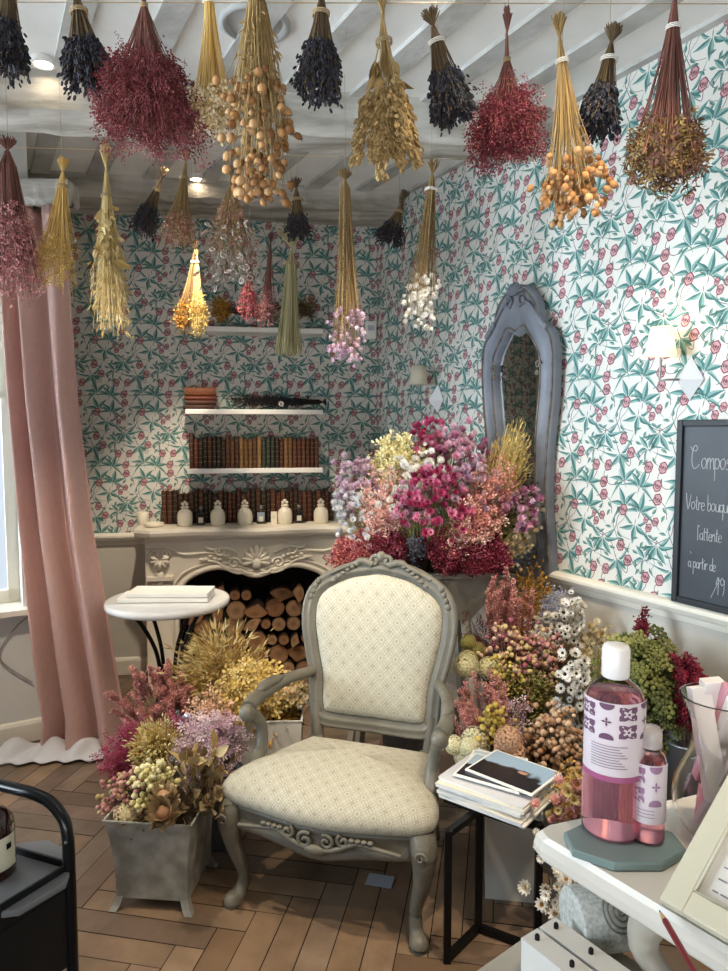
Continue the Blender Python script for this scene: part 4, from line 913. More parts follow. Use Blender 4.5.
G = {  # handwriting strokes in a unit cell: x 0..w, z 0..1 (x-height .5)
 'C': (.95, [[(.0, 1.0), (.12, .86), (.4, .8), (.52, .92), (.4, 1.05), (.22, .95), (.14, .6), (.16, .2), (.32, .0), (.55, .08), (.7, .2)]]),
 'o': (.5, [[(.32, .5), (.1, .42), (.05, .2), (.2, .02), (.38, .15), (.4, .38), (.25, .5)]]), 'm': (.62, [[(.02, 0), (.06, .48)], [(.06, .3), (.18, .5), (.26, .4), (.28, 0)], [(.28, .32), (.42, .5), (.5, .38), (.54, 0)]]),
 'p': (.48, [[(.08, .5), (.08, -.5)], [(.08, .38), (.25, .5), (.4, .3), (.28, .04), (.08, .1)]]), 's': (.36, [[(.3, .45), (.12, .48), (.1, .32), (.28, .2), (.22, .03), (.04, .05)]]),
 'e': (.42, [[(.06, .25), (.36, .3), (.28, .48), (.1, .42), (.05, .15), (.2, .0), (.38, .1)]]), 'z': (.4, [[(.05, .48), (.34, .48), (.04, .02), (.38, .02)]]),
 'n': (.46, [[(.04, 0), (.06, .48)], [(.06, .3), (.22, .5), (.34, .38), (.38, 0)]]), 'V': (.6, [[(.0, 1.0), (.22, .0), (.5, .95)]]), 't': (.36, [[(.16, .85), (.16, .1), (.3, .04)], [(.02, .55), (.32, .58)]]), 'r': (.34, [[(.06, 0), (.08, .5)], [(.08, .3), (.2, .48), (.32, .44)]]),
 'b': (.46, [[(.08, 1.0), (.08, .05)], [(.08, .35), (.25, .5), (.4, .28), (.25, .0), (.08, .08)]]), 'u': (.46, [[(.06, .48), (.08, .1), (.24, .02), (.36, .15), (.38, .48)], [(.38, .2), (.44, 0)]]),
 'q': (.46, [[(.36, .42), (.12, .45), (.06, .2), (.2, .02), (.36, .15)], [(.38, .5), (.38, -.45)]]), 'l': (.2, [[(.1, 1.0), (.1, .05), (.18, 0)]]), 'a': (.46, [[(.36, .42), (.14, .46), (.05, .2), (.18, .02), (.36, .18)], [(.37, .48), (.38, .08), (.46, 0)]]),
 'f': (.34, [[(.34, .9), (.2, .95), (.14, .7), (.14, -.1)], [(.02, .48), (.3, .5)]]), 'd': (.46, [[(.36, .42), (.14, .46), (.05, .2), (.18, .02), (.36, .18)], [(.38, 1.0), (.38, 0)]]), 'i': (.2, [[(.1, .48), (.1, .02)], [(.1, .68), (.1, .72)]]),
 '1': (.4, [[(.0, .55), (.22, .98), (.22, 0)]]), '9': (.5, [[(.4, .75), (.2, .98), (.06, .75), (.2, .55), (.4, .72)], [(.42, .9), (.4, .3), (.3, 0)]]), '/': (.5, [[(.0, -.25), (.75, .85)]]), ' ': (.3, []), '`': (.0, [[(-.3, .8), (-.18, .7)]]), "'": (.14, [[(.08, 1.0), (.05, .85)]])}
def write(txt, a, z, h, fr, r, tail=.66):
    mb = MB(); x = a
    for ch in txt:
        w, st = G[ch]
        for s_ in st: mb.tube([fr(x+p*h*tail, z+q*h, 0) for p, q, _ in crom([(p, q, 0) for p, q in s_], 4)], r, 4)
        x += w*h*.86*tail
    return mb
frb = lambda a, z, d: CB(a, z, .0008)
for txt, a, z, h in (('Composez', .050, BH-.165, .075), ('Votre bouquet', .040, BH-.305, .055), ("l'attente", .085, BH-.405, .05), ('a` partir de', .055, .130, .044), ('/19', .145, .055, .060)):
    o = write(txt.replace('a`', 'a'), a, z, h, frb, .0013).build('chalk_writing', m_chalk, ct)
MB().tube([CB(.062, .185, .0008), CB(.067, .178, .0008)], .0013, 4).build('chalk_accent', m_chalk, ct)
# ------------------------------------------------------------------ armchair
def fabric(name, ax, sc=(.055, .062), at=False):
    m = bpy.data.materials.new(name); m.use_nodes = True; nt = m.node_tree; n = nt.nodes; L = nt.links; b = n['Principled BSDF']; b.inputs['Roughness'].default_value = .85
    b.inputs['Specular IOR Level'].default_value = .2
    tc = n.new('ShaderNodeTexCoord'); sx = n.new('ShaderNodeSeparateXYZ'); L.new(tc.outputs['Object'], sx.inputs[0])
    if at: aa = n.new('ShaderNodeAttribute'); aa.attribute_name = 'Col'; L.new(aa.outputs['Vector'], sx.inputs[0])
    def M(op, a, b_=None, c=None):
        k = n.new('ShaderNodeMath'); k.operation = op
        for i, v in enumerate((a, b_, c)):
            if v is None: continue
            if isinstance(v, (int, float)): k.inputs[i].default_value = v
            else: L.new(v, k.inputs[i])
        return k.outputs[0]
    u = M('DIVIDE', sx.outputs[ax[0]], sc[0]); v = M('DIVIDE', sx.outputs[ax[1]], sc[1])
    fu = M('SUBTRACT', M('FRACT', u), .5); fv = M('SUBTRACT', M('FRACT', v), .5)
    d = M('SQRT', M('ADD', M('MULTIPLY', fu, fu), M('MULTIPLY', fv, fv)))
    def band(x, c, w): return M('LESS_THAN', M('ABSOLUTE', M('SUBTRACT', x, c)), w)
    ring = M('MAXIMUM', band(d, .20, .022), M('LESS_THAN', d, .09)); ring = M('MAXIMUM', ring, band(d, .27, .012))
    s1 = M('ABSOLUTE', M('SUBTRACT', M('FRACT', M('ADD', u, v)), .5)); s2 = M('ABSOLUTE', M('SUBTRACT', M('FRACT', M('SUBTRACT', u, v)), .5))
    ln = M('MAXIMUM', M('MAXIMUM', band(s1, .38, .035), band(s2, .38, .035)), M('MAXIMUM', band(s1, .18, .02), band(s2, .18, .02)))
    ln = M('MULTIPLY', ln, M('GREATER_THAN', d, .29)); du = M('SUBTRACT', M('FRACT', M('ADD', u, .5)), .5); dv = M('SUBTRACT', M('FRACT', M('ADD', v, .5)), .5)
    d2 = M('SQRT', M('ADD', M('MULTIPLY', du, du), M('MULTIPLY', dv, dv))); ring = M('MAXIMUM', ring, M('LESS_THAN', d2, .07))
    pat = M('MULTIPLY', M('MAXIMUM', ring, ln), .55)
    no = n.new('ShaderNodeTexNoise'); no.inputs['Scale'].default_value = 500; bp = n.new('ShaderNodeBump'); bp.inputs['Strength'].default_value = .25; bp.inputs['Distance'].default_value = .002
    L.new(no.outputs[0], bp.inputs['Height']); L.new(bp.outputs[0], b.inputs['Normal'])
    mx = n.new('ShaderNodeMix'); mx.data_type = 'RGBA'; L.new(pat, mx.inputs[0]); mx.inputs[6].default_value = (*lin('#bab6a5'), 1); mx.inputs[7].default_value = (*lin('#857f6c'), 1)
    L.new(mx.outputs[2], b.inputs['Base Color']); return m
m_cwood = mat('grey_patina_wood', '#6f6b5f', .45, var=.6, vscale=14, col2='#5d594f', bump=.25, bscale=60)
fl, frt = PF(236, 909), PF(427, 944)
cyaw = math.atan2(frt[1]-fl[1], frt[0]-fl[0])-.07; mid = (fl+frt)/2; hwf = np.linalg.norm(frt-fl)/2
cdir = np.array([-math.sin(cyaw), math.cos(cyaw), 0]); cc = mid+cdir*.255+np.array([-.02, 0, 0])
ch = thing('armchair', 'grey carved armchair with cream patterned seat and back in the middle', 'armchair', cc, rz=cyaw)
# outline of the seat (x right, y back)
so = crom([(-hwf-.035, -.22, 0), (-hwf*.6, -.275, 0), (0, -.30, 0), (hwf*.6, -.275, 0), (hwf+.02, -.22, 0), (hwf+.0, -.05, 0), (.235, .175, 0), (.20, .20, 0), (0, .205, 0), (-.20, .20, 0), (-.235, .175, 0), (-hwf-.0, -.05, 0)], 7, True)[:, :2]
def ring(s, z, dz=None): return [(x*s, y*s, z+(dz(x, y) if dz else 0)) for x, y in so]
low = lambda x, y: -.018*math.exp(-(x/.09)**2) if y < -.2 else 0
b = MB(); b.loft([ring(.90, .245), ring(.985, .245, low), ring(1.0, .255, low), ring(1.0, .27, low), ring(.985, .275), ring(.985, .306), ring(1.0, .310), ring(1.0, .321), ring(.9, .321), ring(.9, .245)]); b.build('seat_rail', m_cwood, ch)
b = MB(); tl = lambda x, y: -.035*max(0, (y+.12)/.32); b.loft([ring(.9, .31), ring(.985, .318), ring(1.035, .335), ring(1.035, .358, tl), ring(.99, .380, tl), ring(.88, .398, tl), ring(.7, .412, tl), ring(.4, .422, tl), ring(.1, .425, tl), ring(.001, .425, tl)]); sv = [(.9, .31), (.985, .318), (1.035, .335), (1.035, .358), (.99, .380), (.88, .398), (.7, .412), (.4, .422), (.1, .425), (.001, .425)]
se = [0.001]
for q in range(len(sv)-1, 0, -1): se.insert(0, se[0]+math.hypot(sv[q-1][0]-sv[q][0], (sv[q-1][1]-sv[q][1])/.27))
b.c = [np.array([(x*e+2, y*e+2, 0) for e in se for x, y in so])]
b.build('seat_cushion', fabric('fabric_seat', (0, 1), (.05, .056), True), ch)
# legs
for s in (-1, 1):
    x = s*hwf
    b = MB(); p = crom([(x*1.0, -.225, .315), (x*1.04, -.245, .27), (x*1.02, -.235, .19), (x*.94, -.215, .09), (x*.95, -.225, .035), (x*1.0, -.25, .012), (x*1.0, -.252, 0)], 6)
    r = np.interp(np.linspace(0, 6, len(p)), range(7), [.040, .038, .027, .019, .020, .029, .028]); b.tube(p, r, 10)
    fr = lambda a, z, d: (x*1.04+a, -.285-d, z); b.ell((x*1.0, -.262, .016), (.022, .014, .016), 8, 6)
    b.tube(spiral(lambda a, z, d: (x*1.04+a, -.287, z), 0, .285, .018, 1.2, s), .004, 6)
    b.build('leg', m_cwood, ch)
    b = MB(); p = crom([(s*.205, .205, .35), (s*.21, .215, .22), (s*.215, .25, .10), (s*.22, .29, 0)], 6); b.tube(p, np.linspace(.027, .018, len(p)), 8); b.build('leg', m_cwood, ch)
# apron carving
b = MB(); fy = lambda a: -.302+.10*a*a*3; fr = lambda a, z, d: (a, fy(a)-d, z)
b.tube(spiral(fr, -.03, .285, .026, 1.3, 1, 1), .007, 8); b.tube(spiral(fr, .035, .29, .022, 1.3, -1, 1), .006, 8)
for s in (-1, 1):
    b.tube(spiral(fr, s*.085, .30, .019, 1.2, s, 2), .006, 8); b.tube(crom([fr(s*.02, .262, 0), fr(s*.07, .275, 0), fr(s*.12, .298, 0), fr(s*.17, .293, 0), fr(s*.25, .283, .006)], 5), [.008]*10+[.006]*11, 8)
    for q in range(4): b.ell(fr(s*(.11+.018*q), .308, .002), (.010, .008, .006), 7, 5)
b.ell(fr(0, .262, .002), (.035, .012, .016)); b.build('apron_carving', m_cwood, ch)
# backrest
LEAN = math.radians(10); by0 = .245
def BK(x, z, d=0):     # point on the reclined back plane; d = towards the sitter
    h = z-.36; q = .18*x*x*4
    return (x, by0+h*math.sin(LEAN)-d*math.cos(LEAN)-q*.35, .36+h*math.cos(LEAN)-d*math.sin(LEAN)*.0)
ok = crom([(0, .405, 0), (.12, .405, 0), (.195, .415, 0), (.215, .46, 0), (.222, .56, 0), (.245, .66, 0), (.262, .76, 0), (.255, .84, 0), (.215, .895, 0), (.13, .940, 0), (.06, .957, 0),
           (0, .965, 0), (-.06, .957, 0), (-.13, .940, 0), (-.215, .895, 0), (-.255, .84, 0), (-.262, .76, 0), (-.245, .66, 0), (-.222, .56, 0), (-.215, .46, 0), (-.195, .415, 0), (-.12, .405, 0)], 5, True)[:, :2]
cz = .69
def inset(w):
    n = len(ok); out = []
    for i in range(n):
        t = ok[(i+1) % n]-ok[i-1]; nn = np.array([-t[1], t[0]])/np.linalg.norm(t); out.append(ok[i]+nn*w)
    return out
b = MB(); b.loft([[BK(x, z, d) for x, z in inset(w)] for w, d in ((-.026, -.012), (-.030, .004), (-.026, .016), (-.016, .020), (-.010, .013), (0, .022), (.010, .022), (.016, .012), (.022, .016), (.027, .008), (.027, -.016), (-.026, -.012))])
for s in (-1, 1): b.tube(crom([(s*.205, .225, .30), BK(s*.212, .40, 0), BK(s*.212, .46, 0)], 4), .024, 8)
b.build('back_frame', m_cwood, ch)
pad = [np.array(p) for p in inset(.024)]; c0 = np.array([0, cz])
b = MB(); rr = [[BK(*(c0+(p-c0)*s), d) for p in pad] for s, d in ((1, -.014), (1, .006), (.97, .022), (.9, .034), (.75, .044), (.5, .050), (.25, .053), (.001, .054))]
b.loft(rr); b.build('back_cushion', fabric('fabric_back', (0, 2)), ch)
b = MB(); b.loft([[BK(*(c0+(p-c0)*s), d) for p in pad] for s, d in ((1, -.010), (.5, -.022), (.001, -.024))]); b.build('back_panel', m_stone, ch)
# crest and side carving
b = MB(); fr = lambda a, z, d: BK(a, z, .018+d)
b.tube(spiral(fr, -.022, .987, .020, 1.1, 1, 1), .008, 8); b.tube(spiral(fr, .024, .987, .020, 1.1, -1, 1), .008, 8); b.ell(BK(.0, 1.002, .015), (.02, .014, .022))
for s in (-1, 1):
    b.tube(crom([fr(s*.03, .972, 0), fr(s*.07, .985, 0), fr(s*.11, .970, 0), fr(s*.15, .952, 0), fr(s*.19, .932, 0)], 5), [.013]*8+[.009]*7+[.006]*6, 8)
    for q in range(8): b.ell(fr(s*(.055+.017*q), 0.989-.0075*q-.00018*q*q*3, .002), (.011, .010, .008), 7, 5)
    for q in range(4): b.ell(fr(s*(.232+.008*q), .905-.02*q, .0), (.010, .009, .013), 7, 5)
b.build('crest_carving', m_cwood, ch)
m_fab2 = _m.get('x')
for s in (-1, 1):
    b = MB(); st = BK(s*.228, .575, .0)
    p = crom([st, (s*.280, .16, .575), (s*.308, .05, .570), (s*.322, -.04, .562), (s*.315, -.095, .555)], 6); b.tube(p, np.interp(np.linspace(0, 1, len(p)), [0, .3, .8, 1], [.019, .02, .025, .026]), 10)
    b.tube(spiral(lambda a, z, d: (s*.315, -.095-a, z), .0, .538, .026, 1.1, 1, PI/2), .012, 8)
    b.ell((s*.315, -.10, .541), (.027, .03, .03), 12, 8)
    b.build('armrest', m_cwood, ch)
    b = MB(); p = crom([(s*.315, -.085, .535), (s*.295, -.05, .49), (s*.285, -.06, .43), (s*.29, -.10, .37), (s*.29, -.12, .30)], 6); b.tube(p, np.interp(np.linspace(0, 1, len(p)), [0, .4, 1], [.023, .019, .027]), 10)
    b.build('arm_support', m_cwood, ch)
    b = MB(); p = crom([(s*.293, .12, .592), (s*.310, .04, .592), (s*.318, -.02, .584)], 5); b.tube(p, np.interp(np.linspace(0, 1, len(p)), [0, .3, .7, 1], [.008, .021, .021, .008]), 10, flat=.8)
    b.build('arm_pad', m_cwood, ch)
# price card on the floor below
p = PF(380, 881); o = tag(MB().box((0, 0, .0015), (.085, .06, .001), Rz(-.25)).build('paper_card', mat('card_pale', '#aeb6c4', .4), loc=p), 'small pale card lying on the floor under the armchair', 'card')

# ------------------------------------------------------------------ bistro table with papers
m_iron2 = mat('wrought_iron', '#23211f', .45, .6); m_marb = mat('white_marble', '#e4e4e2', .25, var=.5, vscale=6, col2='#cfcfd0')
bc = P(168, 598, 3.12); zt = bc[2]
bt = thing('bistro_table', 'round white topped bistro table with curved black iron legs', 'table', (bc[0], bc[1], 0))
MB().lathe([(.26, 0), (.272, .006), (.275, .018), (.272, .030), (.26, .034), (.001, .034)], (0, 0, zt-.034), 48).build('tabletop', m_marb, bt)
for a in (PI/2*.3, PI/2*1.3+.4, PI*1.25, PI*1.75):
    c, s = math.cos(a), math.sin(a); p = crom([(c*.19, s*.19, zt-.036), (c*.13, s*.13, zt-.10), (c*.06, s*.06, zt-.25), (c*.05, s*.05, zt-.42), (c*.12, s*.12, .12), (c*.20, s*.20, .0)], 6)
    MB().tube(p, .009, 8).build('leg', m_iron2, bt)
MB().tube([(.055*math.cos(a), .055*math.sin(a), .36) for a in np.linspace(0, 2*PI, 20)[:-1]], .006, 6, closed=True).build('ring_brace', m_iron2, bt)
m_paper = mat('white_paper', '#efeee9', .6, var=.2, vscale=30, col2='#d8d6cf')
for i, (dx, dy, a, w, lab) in enumerate(((.0, -.02, .03, .40, 'wide white papers lying lowest on the bistro table'), (.02, -.015, .0, .36, 'white folder on top of the papers on the bistro table'))):
    MB_ = MB().box((0, 0, .011), (w, .16, .018), Rz(a)); tag(bevel(MB_.build('paper_stack', m_paper, loc=(bc[0]+dx, bc[1]+dy, zt+.001+.021*i)), .003), lab, 'papers')

# ------------------------------------------------------------------ side table, magazines
m_blk = mat('black_metal', '#141312', .4, .5)
TA, TB, TC = PF(447, 962), PF(478, 931), PF(537, 953); ztb = .378
st = thing('side_table', 'small black metal side table carrying the magazines', 'table', (*((TA+TC)/2)[:2], 0)); s0 = np.array(st.location)
for q in (TA, TB, TC): bevel(MB().box((0, 0, ztb/2), (.02, .02, ztb)).build('leg', m_blk, st, loc=q-s0), .002)
for q, r in ((TA, TB), (TB, TC)):
    for z in (.012, ztb-.01):
        d = r-q; MB().box((0, 0, z), (np.linalg.norm(d), .018, .018), Rz(math.atan2(d[1], d[0]))).build('base_rail' if z < .1 else 'top_rail', m_blk, st, loc=(q+r)/2-s0)
mc = np.array([.39, 1.975, 0.]); 
MB().box((0, 0, ztb+.004), (.23, .23, .008), Rz(-.62)).build('tabletop', m_blk, st, loc=(mc[0]-s0[0], mc[1]-s0[1], 0))
zz = ztb+.009; mrot = -.62
m_mag = [mat('magazine_white', '#eceae4', .4), mat('magazine_cream', '#ddd6c6', .45), mat('magazine_grey', '#cfcfd2', .4)]
labs = ['bottom magazine of the pile on the side table', 'second magazine from the bottom of the side table pile', 'third magazine from the bottom of the side table pile', 'fourth magazine from the bottom of the side table pile', 'fifth magazine from the bottom of the side table pile', 'top plain magazine of the pile, under the picture cards']
for i, lab in enumerate(labs):
    th = random.choice((.007, .009, .010)); t = thing('magazine', lab, 'magazine', (mc[0]+random.uniform(-.008, .008), mc[1]+random.uniform(-.008, .008), zz), rz=mrot+random.uniform(-.09, .09), group='magazines on the side table')
    bevel(MB().box((0, 0, th/2), (.27, .235, th)).build('page_block', m_paper, t), .002); MB().box((0, 0, th+.0004), (.272, .237, .0008)).build('cover', m_mag[i % 3], t); zz += th+.0012
def photo_mat(name, sky, dark, ax=1, thr=.0):
    m = bpy.data.materials.new(name); m.use_nodes = True; nt = m.node_tree; n = nt.nodes; L = nt.links; b = n['Principled BSDF']; b.inputs['Roughness'].default_value = .25
    tc = n.new('ShaderNodeTexCoord'); sx = n.new('ShaderNodeSeparateXYZ'); L.new(tc.outputs['Object'], sx.inputs[0]); no = n.new('ShaderNodeTexNoise'); no.inputs['Scale'].default_value = 14; L.new(tc.outputs['Object'], no.inputs[0])
    a = n.new('ShaderNodeMath'); a.operation = 'MULTIPLY_ADD'; L.new(no.outputs[0], a.inputs[0]); a.inputs[1].default_value = .11; L.new(sx.outputs[ax], a.inputs[2])
    r = n.new('ShaderNodeValToRGB'); r.color_ramp.elements[0].position = .055+thr; r.color_ramp.elements[0].color = (*lin(dark), 1); r.color_ramp.elements[1].position = .066+thr; r.color_ramp.elements[1].color = (*lin(sky), 1)
    L.new(a.outputs[0], r.inputs[0]); L.new(r.outputs[0], b.inputs['Base Color']); return m
for i, (dx, dy, a, w, h, lab, sk, dk) in enumerate(((-.03, .055, .25, .17, .15, 'pale blue picture booklet peeking out at the back of the magazine pile', '#b9cbd6', '#8fa6b4'),
        (-.005, -.0, .05, .20, .16, 'picture card with a dark figure lying left under the top card', '#a8bccb', '#2b2a30'),
        (.04, .02, -.12, .22, .17, 'top picture card with a dark hill under blue sky on the magazines', '#9db7cc', '#26252a'))):
    c, s = math.cos(mrot), math.sin(mrot); x = mc[0]+c*dx-s*dy; y = mc[1]+s*dx+c*dy; t = thing('picture_card', lab, 'card', (x, y, zz), rz=mrot+a)
    bevel(MB().box((0, 0, .003), (w, h, .006)).build('booklet', m_paper, t), .001); MB().box((0, 0, .0064), (w-.014, h-.014, .0006)).build('cover_picture', photo_mat('picture_%d' % i, sk, dk, 1), t)
    if i == 2: MB().ell((.03, .005, .0068), (.018, .009, .0006), 12, 4).build('figure', mat('figure_skin', '#b98a72', .5), t)
    zz += .0075

# ------------------------------------------------------------------ marble counter
CZ = .85
m_top = mat('counter_marble', '#e9e4d8', .3, var=.5, vscale=5, col2='#d5cdbf')
m_cab = mat('counter_cabinet_paint', '#b9b2a3', .55, bump=.05)
CA, CB_, CC = PH(527, 827, CZ), PH(690, 926, CZ), PH(600, 812, CZ)
ce = unit(CB_-CA); cb = unit(CC-CA); cb = unit((cb[0], cb[1], 0)); ce = unit((ce[0], ce[1], 0))
def CT(a, b_, z=CZ): p = CA+ce*a+cb*b_; return np.array([p[0], p[1], z])
ctr = thing('counter', 'cream marble topped display counter at the front right', 'counter', CT(.2, .2, 0)); c0_ = np.array(ctr.location)
pts = [CT(0, .03), CT(.008, .008), CT(.03, 0), CT(1.3, 0), CT(1.3, .9), CT(0, .9)]
def off(p, s): c = CT(.65, .45); return c+(p-c)*s
b = MB(); b.loft([[off(p, s)-c0_+np.array([0, 0, dz]) for p in pts] for s, dz in ((.985, -.042), (1.0, -.036), (1.004, -.022), (1.0, -.008), (.99, 0))], cap0=True, cap1=True, sm=False)
bevel(b.build('countertop', m_top, ctr), .003)
b = MB(); q = [CT(.34, .20, 0), CT(1.25, .20, 0), CT(1.25, .85, 0), CT(.34, .85, 0)]; b.hexa([p-c0_ for p in q], [p-c0_+np.array([0, 0, CZ-.043]) for p in q]); b.build('cabinet_body', m_cab, ctr)
b = MB(); lp = crom([CT(.17, .05, CZ-.044), CT(.16, .045, CZ-.10), CT(.20, .06, CZ-.2), CT(.21, .06, .3), CT(.18, .05, .0)], 6)-c0_; b.tube(lp, np.interp(np.linspace(0, 1, len(lp)), [0, .1, .3, 1], [.024, .026, .018, .016]), 8); b.build('carved_leg', m_cab, ctr)
# octagonal slate coaster
m_tile = mat('blue_grey_tile', '#7d908d', .35, var=.3, vscale=12, col2='#6d8886')
tcn = PH(624, 841, CZ+.012); ang8 = math.atan2(ce[1], ce[0])
def octa(r, z, c, rx=1.15, rot=.2): return [(c[0]+r*rx*math.cos(PI/8+i*PI/4+rot), c[1]+r*math.sin(PI/8+i*PI/4+rot), z) for i in range(8)]
b = MB(); b.loft([octa(.056, CZ+.001, tcn, 1.5, 0), octa(.058, CZ+.003, tcn, 1.5, 0), octa(.058, CZ+.011, tcn, 1.5, 0), octa(.056, CZ+.013, tcn, 1.5, 0)], cap0=True, cap1=True, sm=False); tag(b.build('octagonal_tray', m_tile), 'blue grey octagonal tray under the pink bottles', 'tray')
# pink bottles
m_liq = mat('pink_liquid', '#f0aebc', .08, trans=.82, ior=1.1); m_clear = mat('clear_plastic', '#fdf8f8', .04, trans=1, ior=1.06); m_wcap = mat('white_cap', '#efebe6', .3)
m_ccap = mat('translucent_cap', '#e5dcd8', .25, trans=.5, ior=1.3)
m_plab = mat('bottle_label_ground', '#dccfd3', .5); m_plum = mat('label_plum', '#6d4a63', .5); m_lmauv = mat('label_light_plum', '#9d7794', .5); m_magb = mat('label_band', '#a5567f', .5); m_txt = mat('label_print', '#8d8089', .6)
def wrap(mb, r, zlo, zhi, a0, a1, off_=.0006, n=24, mi=0):
    A = [(math.cos(a)*(r+off_), math.sin(a)*(r+off_), zlo) for a in np.linspace(a0, a1, n)]; B = [(x, y, zhi) for x, y, _ in A]; mb.loft([A, B], close=False, mi=mi)
def tile_pat(r, zlo, zhi, a0, a1, cell):
    mb = MB(); nrow = 2; hz = (zhi-zlo)/nrow; k = 0; da = cell/r; a = a0+da/2
    def patch(ac, zc, ra, rz, off_, fn, mi, n=16):
        V = [(math.cos(ac)*(r+off_), math.sin(ac)*(r+off_), zc)]
        for q in (.5, 1):
            for i in range(n):
                w = 2*PI*i/n; g = q*fn(w); x = ac+ra*g*math.cos(w); z = min(max(zc+rz*g*math.sin(w), zlo), zhi); V.append((math.cos(x)*(r+off_), math.sin(x)*(r+off_), z))
        mb.add(V, [(0, 1+i, 1+(i+1) % n) for i in range(n)]+[(1+i, 1+n+i, 1+n+(i+1) % n, 1+(i+1) % n) for i in range(n)], mi=mi)
    blob = lambda w: .80+.22*math.cos(4*w+PI); petl = lambda w: .75+.35*math.cos(5*w); star = lambda w: .55+.45*math.cos(4*w)
    while a < a1-da*.3:
        if k % 2 == 0:
            for j in range(nrow):
                zc = zlo+hz*(j+.5); patch(a, zc, da*.60, hz*.52, .0008, blob, 0); patch(a, zc, da*.30, hz*.27, .0012, petl, 1); patch(a, zc, da*.07, hz*.07, .0016, lambda w: 1, 0, 8)
        else:
            zc = zlo+hz; patch(a, zc, da*.26, hz*.28, .0012, star, 0)
            for s_ in (-1, 1): patch(a, zc+s_*hz*.95, da*.35, hz*.30, .0010, lambda w: 1, 0)
            patch(a, zc, da*.42, hz*.42, .0006, lambda w: 1, 1)
        a += da; k += 1
    return mb
def bottle(px, py, hz, r, label, big):
    c = PH(px, py, CZ+.0135); t = thing('pink_bottle', label, 'bottle', c); fa = -PI/2-.15
    sh = hz*.80 if big else hz*.80; nk = .0150 if big else .0115
    prof = [(r*.9, 0), (r, .006), (r, sh*.86), (r*.97, sh*.91), (r*.86, sh*.96), (r*.62, sh*1.0), (nk+.004, sh*1.03), (nk, sh*1.045), (nk, sh*1.07)]
    MB().lathe(prof, k=40).build('bottle_body', m_clear, t)
    lz = sh*.93 if big else sh*.92
    MB().lathe([(r*.88, .004), (r-.0025, .009), (r-.0025, sh*.85), (r*.80, lz), (.0001, lz+.0004)], k=36).build('pink_liquid', m_liq, t)
    MB().lathe([(nk+.003, sh*1.04), (nk+.0045, sh*1.05), (nk+.0045, hz-.006), (nk+.002, hz), (.0001, hz)], k=32).build('screw_cap', m_wcap if big else m_ccap, t)
    a0, a1 = fa-1.5, fa+1.3
    if big:
        b = MB(); wrap(b, r, hz*.345, hz*.74, a0, a1); wrap(b, r, hz*.33, hz*.36, a0, a1, .0009, mi=1); b.build('label', [m_plab, m_magb], t)
        tile_pat(r, hz*.55, hz*.735, a0, a1, .030).build('label_pattern', [m_plum, m_plab], t)
        b = MB()
        for q in range(9): wrap(b, r, hz*(.515-.014*q), hz*(.515-.014*q)+.0012, fa-.95, fa+.25-.25*((q*7) % 4)/3, .0012)
        b.build('label_print', m_txt, t)
    else:
        b = MB(); wrap(b, r, hz*.20, hz*.72, a0, a1); b.build('label', m_plab, t); tile_pat(r, hz*.36, hz*.71, a0, a1, .026).build('label_pattern', [m_lmauv, m_plab], t)
        b = MB()
        for q in range(3): wrap(b, r, hz*(.32-.03*q), hz*(.32-.03*q)+.001, fa-.9, fa+.1, .0012)
        b.build('label_print', m_txt, t)
bottle(611, 829, .278, .0425, 'large pink bottle with white cap and tile patterned label', True)
bottle(647, 838, .165, .0235, 'small pink bottle with clear ribbed cap beside the large one', False)
# glass jug with sachets
m_gl = mat('jug_glass', '#f6f3f1', .03, trans=1, ior=1.25)
jc = PH(718, 836, CZ+.001)
j = thing('glass_jug', 'clear glass jug holding pink and white boxes', 'jug', jc)
prof = [(.03, 0), (.042, .004), (.060, .03), (.066, .06), (.060, .09), (.046, .12), (.040, .145), (.043, .175), (.056, .205), (.060, .212)]
pr = crom([(r, 0, z) for r, z in prof], 3); b = MB(); b.lathe([(p[0], p[2]) for p in pr]+[(max(p[0]-.003, .002), p[2]+.001) for p in pr[::-1]], k=40); b.build('jug_body', m_gl, j)
m_pk = mat('pink_carton', '#d99aa6', .5); m_wc = mat('white_carton', '#f1ece8', .5)
for dx, dy, z, w, d, h, tx, ty, m, lab in ((-.024, -.005, .145, .028, .02, .16, -.22, -.1, m_wc, 'white carton leaning left inside the glass jug'), (.016, .012, .15, .06, .018, .17, .3, .1, m_pk, 'wide pink carton standing in the glass jug'),
                              (-.004, -.022, .09, .026, .012, .14, .1, .42, m_plab, 'slim patterned sachet leaning in the glass jug'), (.018, -.012, .185, .055, .02, .10, .5, .1, m_wc, 'white carton at the right of the glass jug'), (-.004, .018, .14, .030, .02, .19, .1, -.1, m_wc, 'white carton at the back of the glass jug'),
                              (.0, 0, .045, .05, .04, .05, .0, .1, m_pk, 'small pink box at the bottom of the glass jug')):
    t = thing('carton', lab, 'carton', jc+np.array([dx, dy, z])); R = Ry(ty) @ Rx(tx)
    bevel(MB().box((0, 0, 0), (w, d, h), R).build('box', m, t), .001)
    if m is not m_wc: MB().box(R @ np.array([0, -d/2-.0006, 0]), (w*.5, .0005, h*.7), R).build('printed_strip', m_lmauv if m is m_plab else m_wc, t)
